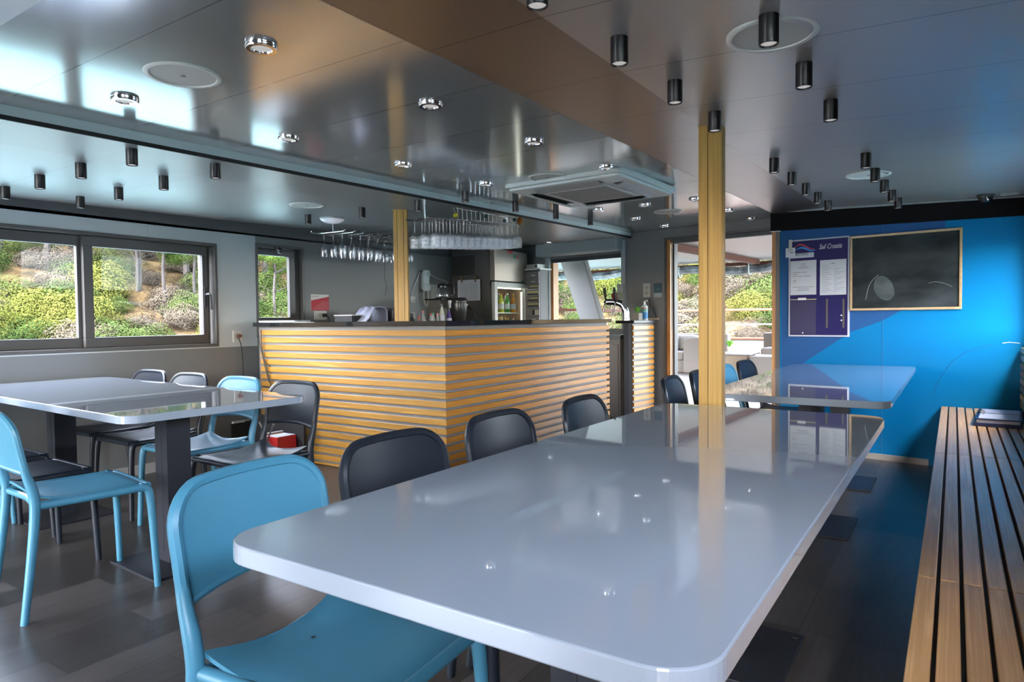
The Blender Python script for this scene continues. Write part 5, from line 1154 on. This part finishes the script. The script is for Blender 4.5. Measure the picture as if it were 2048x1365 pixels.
# wine glasses over the bar's left arm
RZ = 1.905; RXc, RYc = -4.64, 4.72; t = thing('glass_rack', 'chrome wine glass rack fixed under the ceiling along the left wall', 'glass rack', (RXc, RYc, RZ))
bm = BM()
for k in range(13):
    y_ = -.66+.11*k; tube(bm, smoothpath([(-.22, y_, .03), (-.20, y_, .004), (.0, y_, 0), (.20, y_, 0), (.22, y_, .02)], 2), .0048, 5)
for xx in (-.17, .0, .19): rackwire(bm, (xx, -.71, .006), (xx, .71, .006), .0045)
for k in range(6): tube(bm, smoothpath([(.20, -.66+.22*k, .004), (.245, -.55+.22*k, .014), (.20, -.44+.22*k, .004)], 3), .0035, 5)
obj('wires', bm, WIRE, t)
for sx_ in (-.6, .6): obj('bracket', Bx(-.01, sx_-.003, .006, -.004, sx_+.003, zc(RXc, RYc+sx_)-RZ), WIRE, t)
WG = lathe(BM(), [(.034, 0), (.006, -.003), (.0035, -.012), (.0035, -.075), (.010, -.088), (.030, -.115), (.037, -.145), (.036, -.165), (.031, -.200), (.029, -.200), (.034, -.165), (.035, -.145), (.028, -.117), (.0, -.092)], n=18)
wg0 = None
for r_ in range(3):
    for k in range(9):
        if (r_*5+k*3) % 11 == 4: continue
        x_, y_ = RXc+.12-.12*r_, RYc-.605+.11*k
        if wg0 is None:
            wg0 = obj('wine_glass', WG, DRINK, smooth=True); wg0.location = (x_, y_, RZ-.004)
            tag(wg0, 'plain stemmed wine glass hanging upside down near the left wall', 'wine glass', 'wine glasses hanging in the left rack')
        else: o = wg0.copy(); link(o); o.location = (x_, y_, RZ-.004)
# cut glass goblets over the right arm
RZ = 1.872; RX0, RX1, RY0, RY1 = -3.25, -3.05, 3.60, 4.74; TLT = .075   # the rack hangs a little lower at its near end
t = thing('glass_rack', 'chrome wire rack full of cut glass goblets over the bar corner', 'glass rack', ((RX0+RX1)/2, (RY0+RY1)/2, RZ)); cx_, cy_ = (RX0+RX1)/2, (RY0+RY1)/2
bm = BM()
nR = 14
for k in range(nR+1): 
    y_ = RY0-cy_+(RY1-RY0)*k/nR; rackwire(bm, (RX0-cx_-.03, y_, 0), (RX1-cx_+.03, y_, 0), .0033)
for x_ in (RX0-cx_, 0, RX1-cx_): rackwire(bm, (x_, RY0-cy_-.05, .006), (x_, RY1-cy_+.02, .006), .004)
t.rotation_euler = (math.atan(TLT), 0, 0)
obj('wires', bm, WIRE, t)
bm = BM(); xg = RX1-cx_+.03
gh = lambda y: z0(cy_+y)-.014-(RZ+TLT*y)
for k in range(17):
    y_ = RY0-cy_+.26+(RY1-RY0-.26)*k/16; rackwire(bm, (xg, y_, 0), (xg, y_, gh(y_)), .0022)
rackwire(bm, (xg, RY0-cy_+.24, gh(RY0-cy_+.24)), (xg, RY1-cy_, gh(RY1-cy_)), .003); obj('guard_rail', bm, WIRE, t)
for y_ in (RY0-cy_+.05, RY1-cy_-.05): obj('hanger', Bx(-.006, y_-.006, 0, .006, y_+.006, z0(cy_+y_)-(RZ+TLT*y_)), WIRE, t)
CG = lathe(BM(), [(.036, 0), (.006, -.004), (.0045, -.014), (.0045, -.078), (.016, -.090), (.034, -.108), (.038, -.130), (.036, -.195), (.033, -.195), (.035, -.130), (.030, -.110), (.0, -.094)], n=20)
cg0 = None
for r_ in range(3):
    for k in range(14):
        x_, y_ = RX1+.0-.098*r_, RY0+.04+(RY1-RY0)*k/nR; gz = RZ-.003+TLT*(y_-cy_)
        if cg0 is None:
            cg0 = obj('goblet', CG, CUTG, smooth=False); cg0.location = (x_, y_, gz); tag(cg0, 'cut glass goblet hanging upside down above the bar corner', 'goblet', 'cut glass goblets hanging over the bar corner')
        else: o = cg0.copy(); link(o); o.location = (x_, y_, gz)
# little toys hanging on the rack
def toy(name, label, px, py, m, s=.022, orange=False):
    p = at_x(px, py, RX1+.055); t = thing(name, label, 'toy', p)
    b = BM(); bmesh.ops.create_icosphere(b, subdivisions=2, radius=s); obj('body', b, m, t, smooth=True).scale = (1, 1, 1.25 if orange else 1)
    obj('cord', tube(BM(), [(0, 0, s*.8), (-.02, 0, .055)], .0015, 5), WHITEP, t)
    if orange:
        b = BM(); bmesh.ops.create_icosphere(b, subdivisions=2, radius=s*.62); obj('head', b, m, t, smooth=True).location = (0, .006, s*1.5)
        for sx_ in (-.01, .01): obj('foot', tube(BM(), [(0, sx_, -s), (0, sx_*1.3, -s*1.9)], .003, 5), mat('toy_foot', (.3, .18, .12), .6), t)
toy('hanging_toy', 'orange toy bird hanging at the right end of the goblet rack', 1040, 443, mat('toy_orange', (.55, .16, .02), .7), .026, True)
toy('hanging_toy', 'round yellow toy hanging on the goblet rack', 911, 431, mat('toy_yellow', (.6, .45, .02), .7), .019)
for px, py, s_ in ((972, 433, 'left of the others'), (1009, 442, 'in the middle'), (1029, 440, 'next to the orange bird')): toy('hanging_toy', 'small dark green toy on the goblet rack, '+s_, px, py, mat('toy_green', (.02, .09, .07), .6), .015)

# ================================================================== LOOSE THINGS
p = [at_z(*q_, .452) for q_ in [(1925, 822), (2030, 829), (2032, 800), (1927, 795)]]
t = thing('document_folder', 'dark blue folder with clipped papers on the far end of the bench', 'folder', (.235, 5.10, .45), R(-4))
obj('folder', Bx(-.115, -.27, 0, .12, .27, .022), mat('folder_navy', (.01, .02, .07), .3), t, bevel=.003); obj('papers', Bx(-.10, -.255, .022, .11, .255, .040), mat('paper_blueish', (.46, .50, .62), .6), t); obj('board', Bx(-.112, -.265, .040, .118, .265, .046), mat('folder_navy'), t, bevel=.002); obj('top_sheet', Bx(-.092, -.24, .046, .104, .24, .048), mat('paper_blueish'), t)
for yy in (-.05, .06): obj('clip', tube(BM(), smoothpath([(-.105, yy, .05), (-.09, yy, .062), (-.07, yy, .05)]), .004, 6), BLACK, t)
obj('ring_bar', Bx(-.09, .0, .048, .10, .008, .052), mat('clip_steel', (.3, .3, .35), .3, metal=1), t)
# corner left of the bar: power strip, dark trolley with red magazines
t = thing('power_strip', 'white power strip with black plugs on the left wall near the floor', 'power strip', (XL+.004, at_x(487, 848, XL+.02).y, at_x(487, 848, XL+.02).z))
obj('strip', Bx(0, -.10, -.03, .03, .09, .03), WHITEP, t, bevel=.004); obj('plug', Bx(.03, .0, -.025, .075, .08, .025), BLACKM, t, bevel=.006); obj('plug_cable', tube(BM(), smoothpath([(.06, .04, -.02), (.07, .05, -.12), (.05, .04, -.26), (.06, .0, -.40)]), .005, 6), BLACKM, t)
c0 = (-4.50, 3.28)
t = thing('magazine_rack', 'black rack with crossed metal legs before the bar', 'rack', (*c0, 0))
obj('back', Bx(-.33, .10, 0.02, .32, .12, .36), BLACKM, t); obj('side', Bx(-.33, -.10, .02, -.315, .10, .30), BLACKM, t); obj('shelf', Bx(-.33, -.10, .06, .32, .10, .075), BLACKM, t)
for a_, c_ in (((.07, .35), (.29, .06)), ((.26, .35), (.09, .06))): obj('crossed_leg', tube(BM(), [(a_[0], -.115 if a_[0] < .1 else -.130, a_[1]), (c_[0], -.115 if a_[0] < .1 else -.130, c_[1])], .006, 8), mat('leg_metal', (.35, .35, .38), .3, metal=1), t, smooth=True)
for k, (x_, w_, m_, lab) in enumerate([(.075, .028, mat('cover_tan', (.32, .20, .12), .6), 'tan book standing in the black rack before the bar'), (.108, .14, mat('cover_bright_red', (.5, .02, .02), .4), 'bright red box file standing in the black rack')]):
    b_ = thing('book' if k == 0 else 'box_file', lab, 'book' if k == 0 else 'box file', (c0[0]+x_, c0[1], .075)); hh = .165+.015*(k == 0)
    obj('cover', Bx(0, -.09, 0, w_, .085, hh), m_, b_, bevel=.002); obj('pages', Bx(.003, -.085, hh-.004, w_-.003, .08, hh+.003), PAPER, b_)
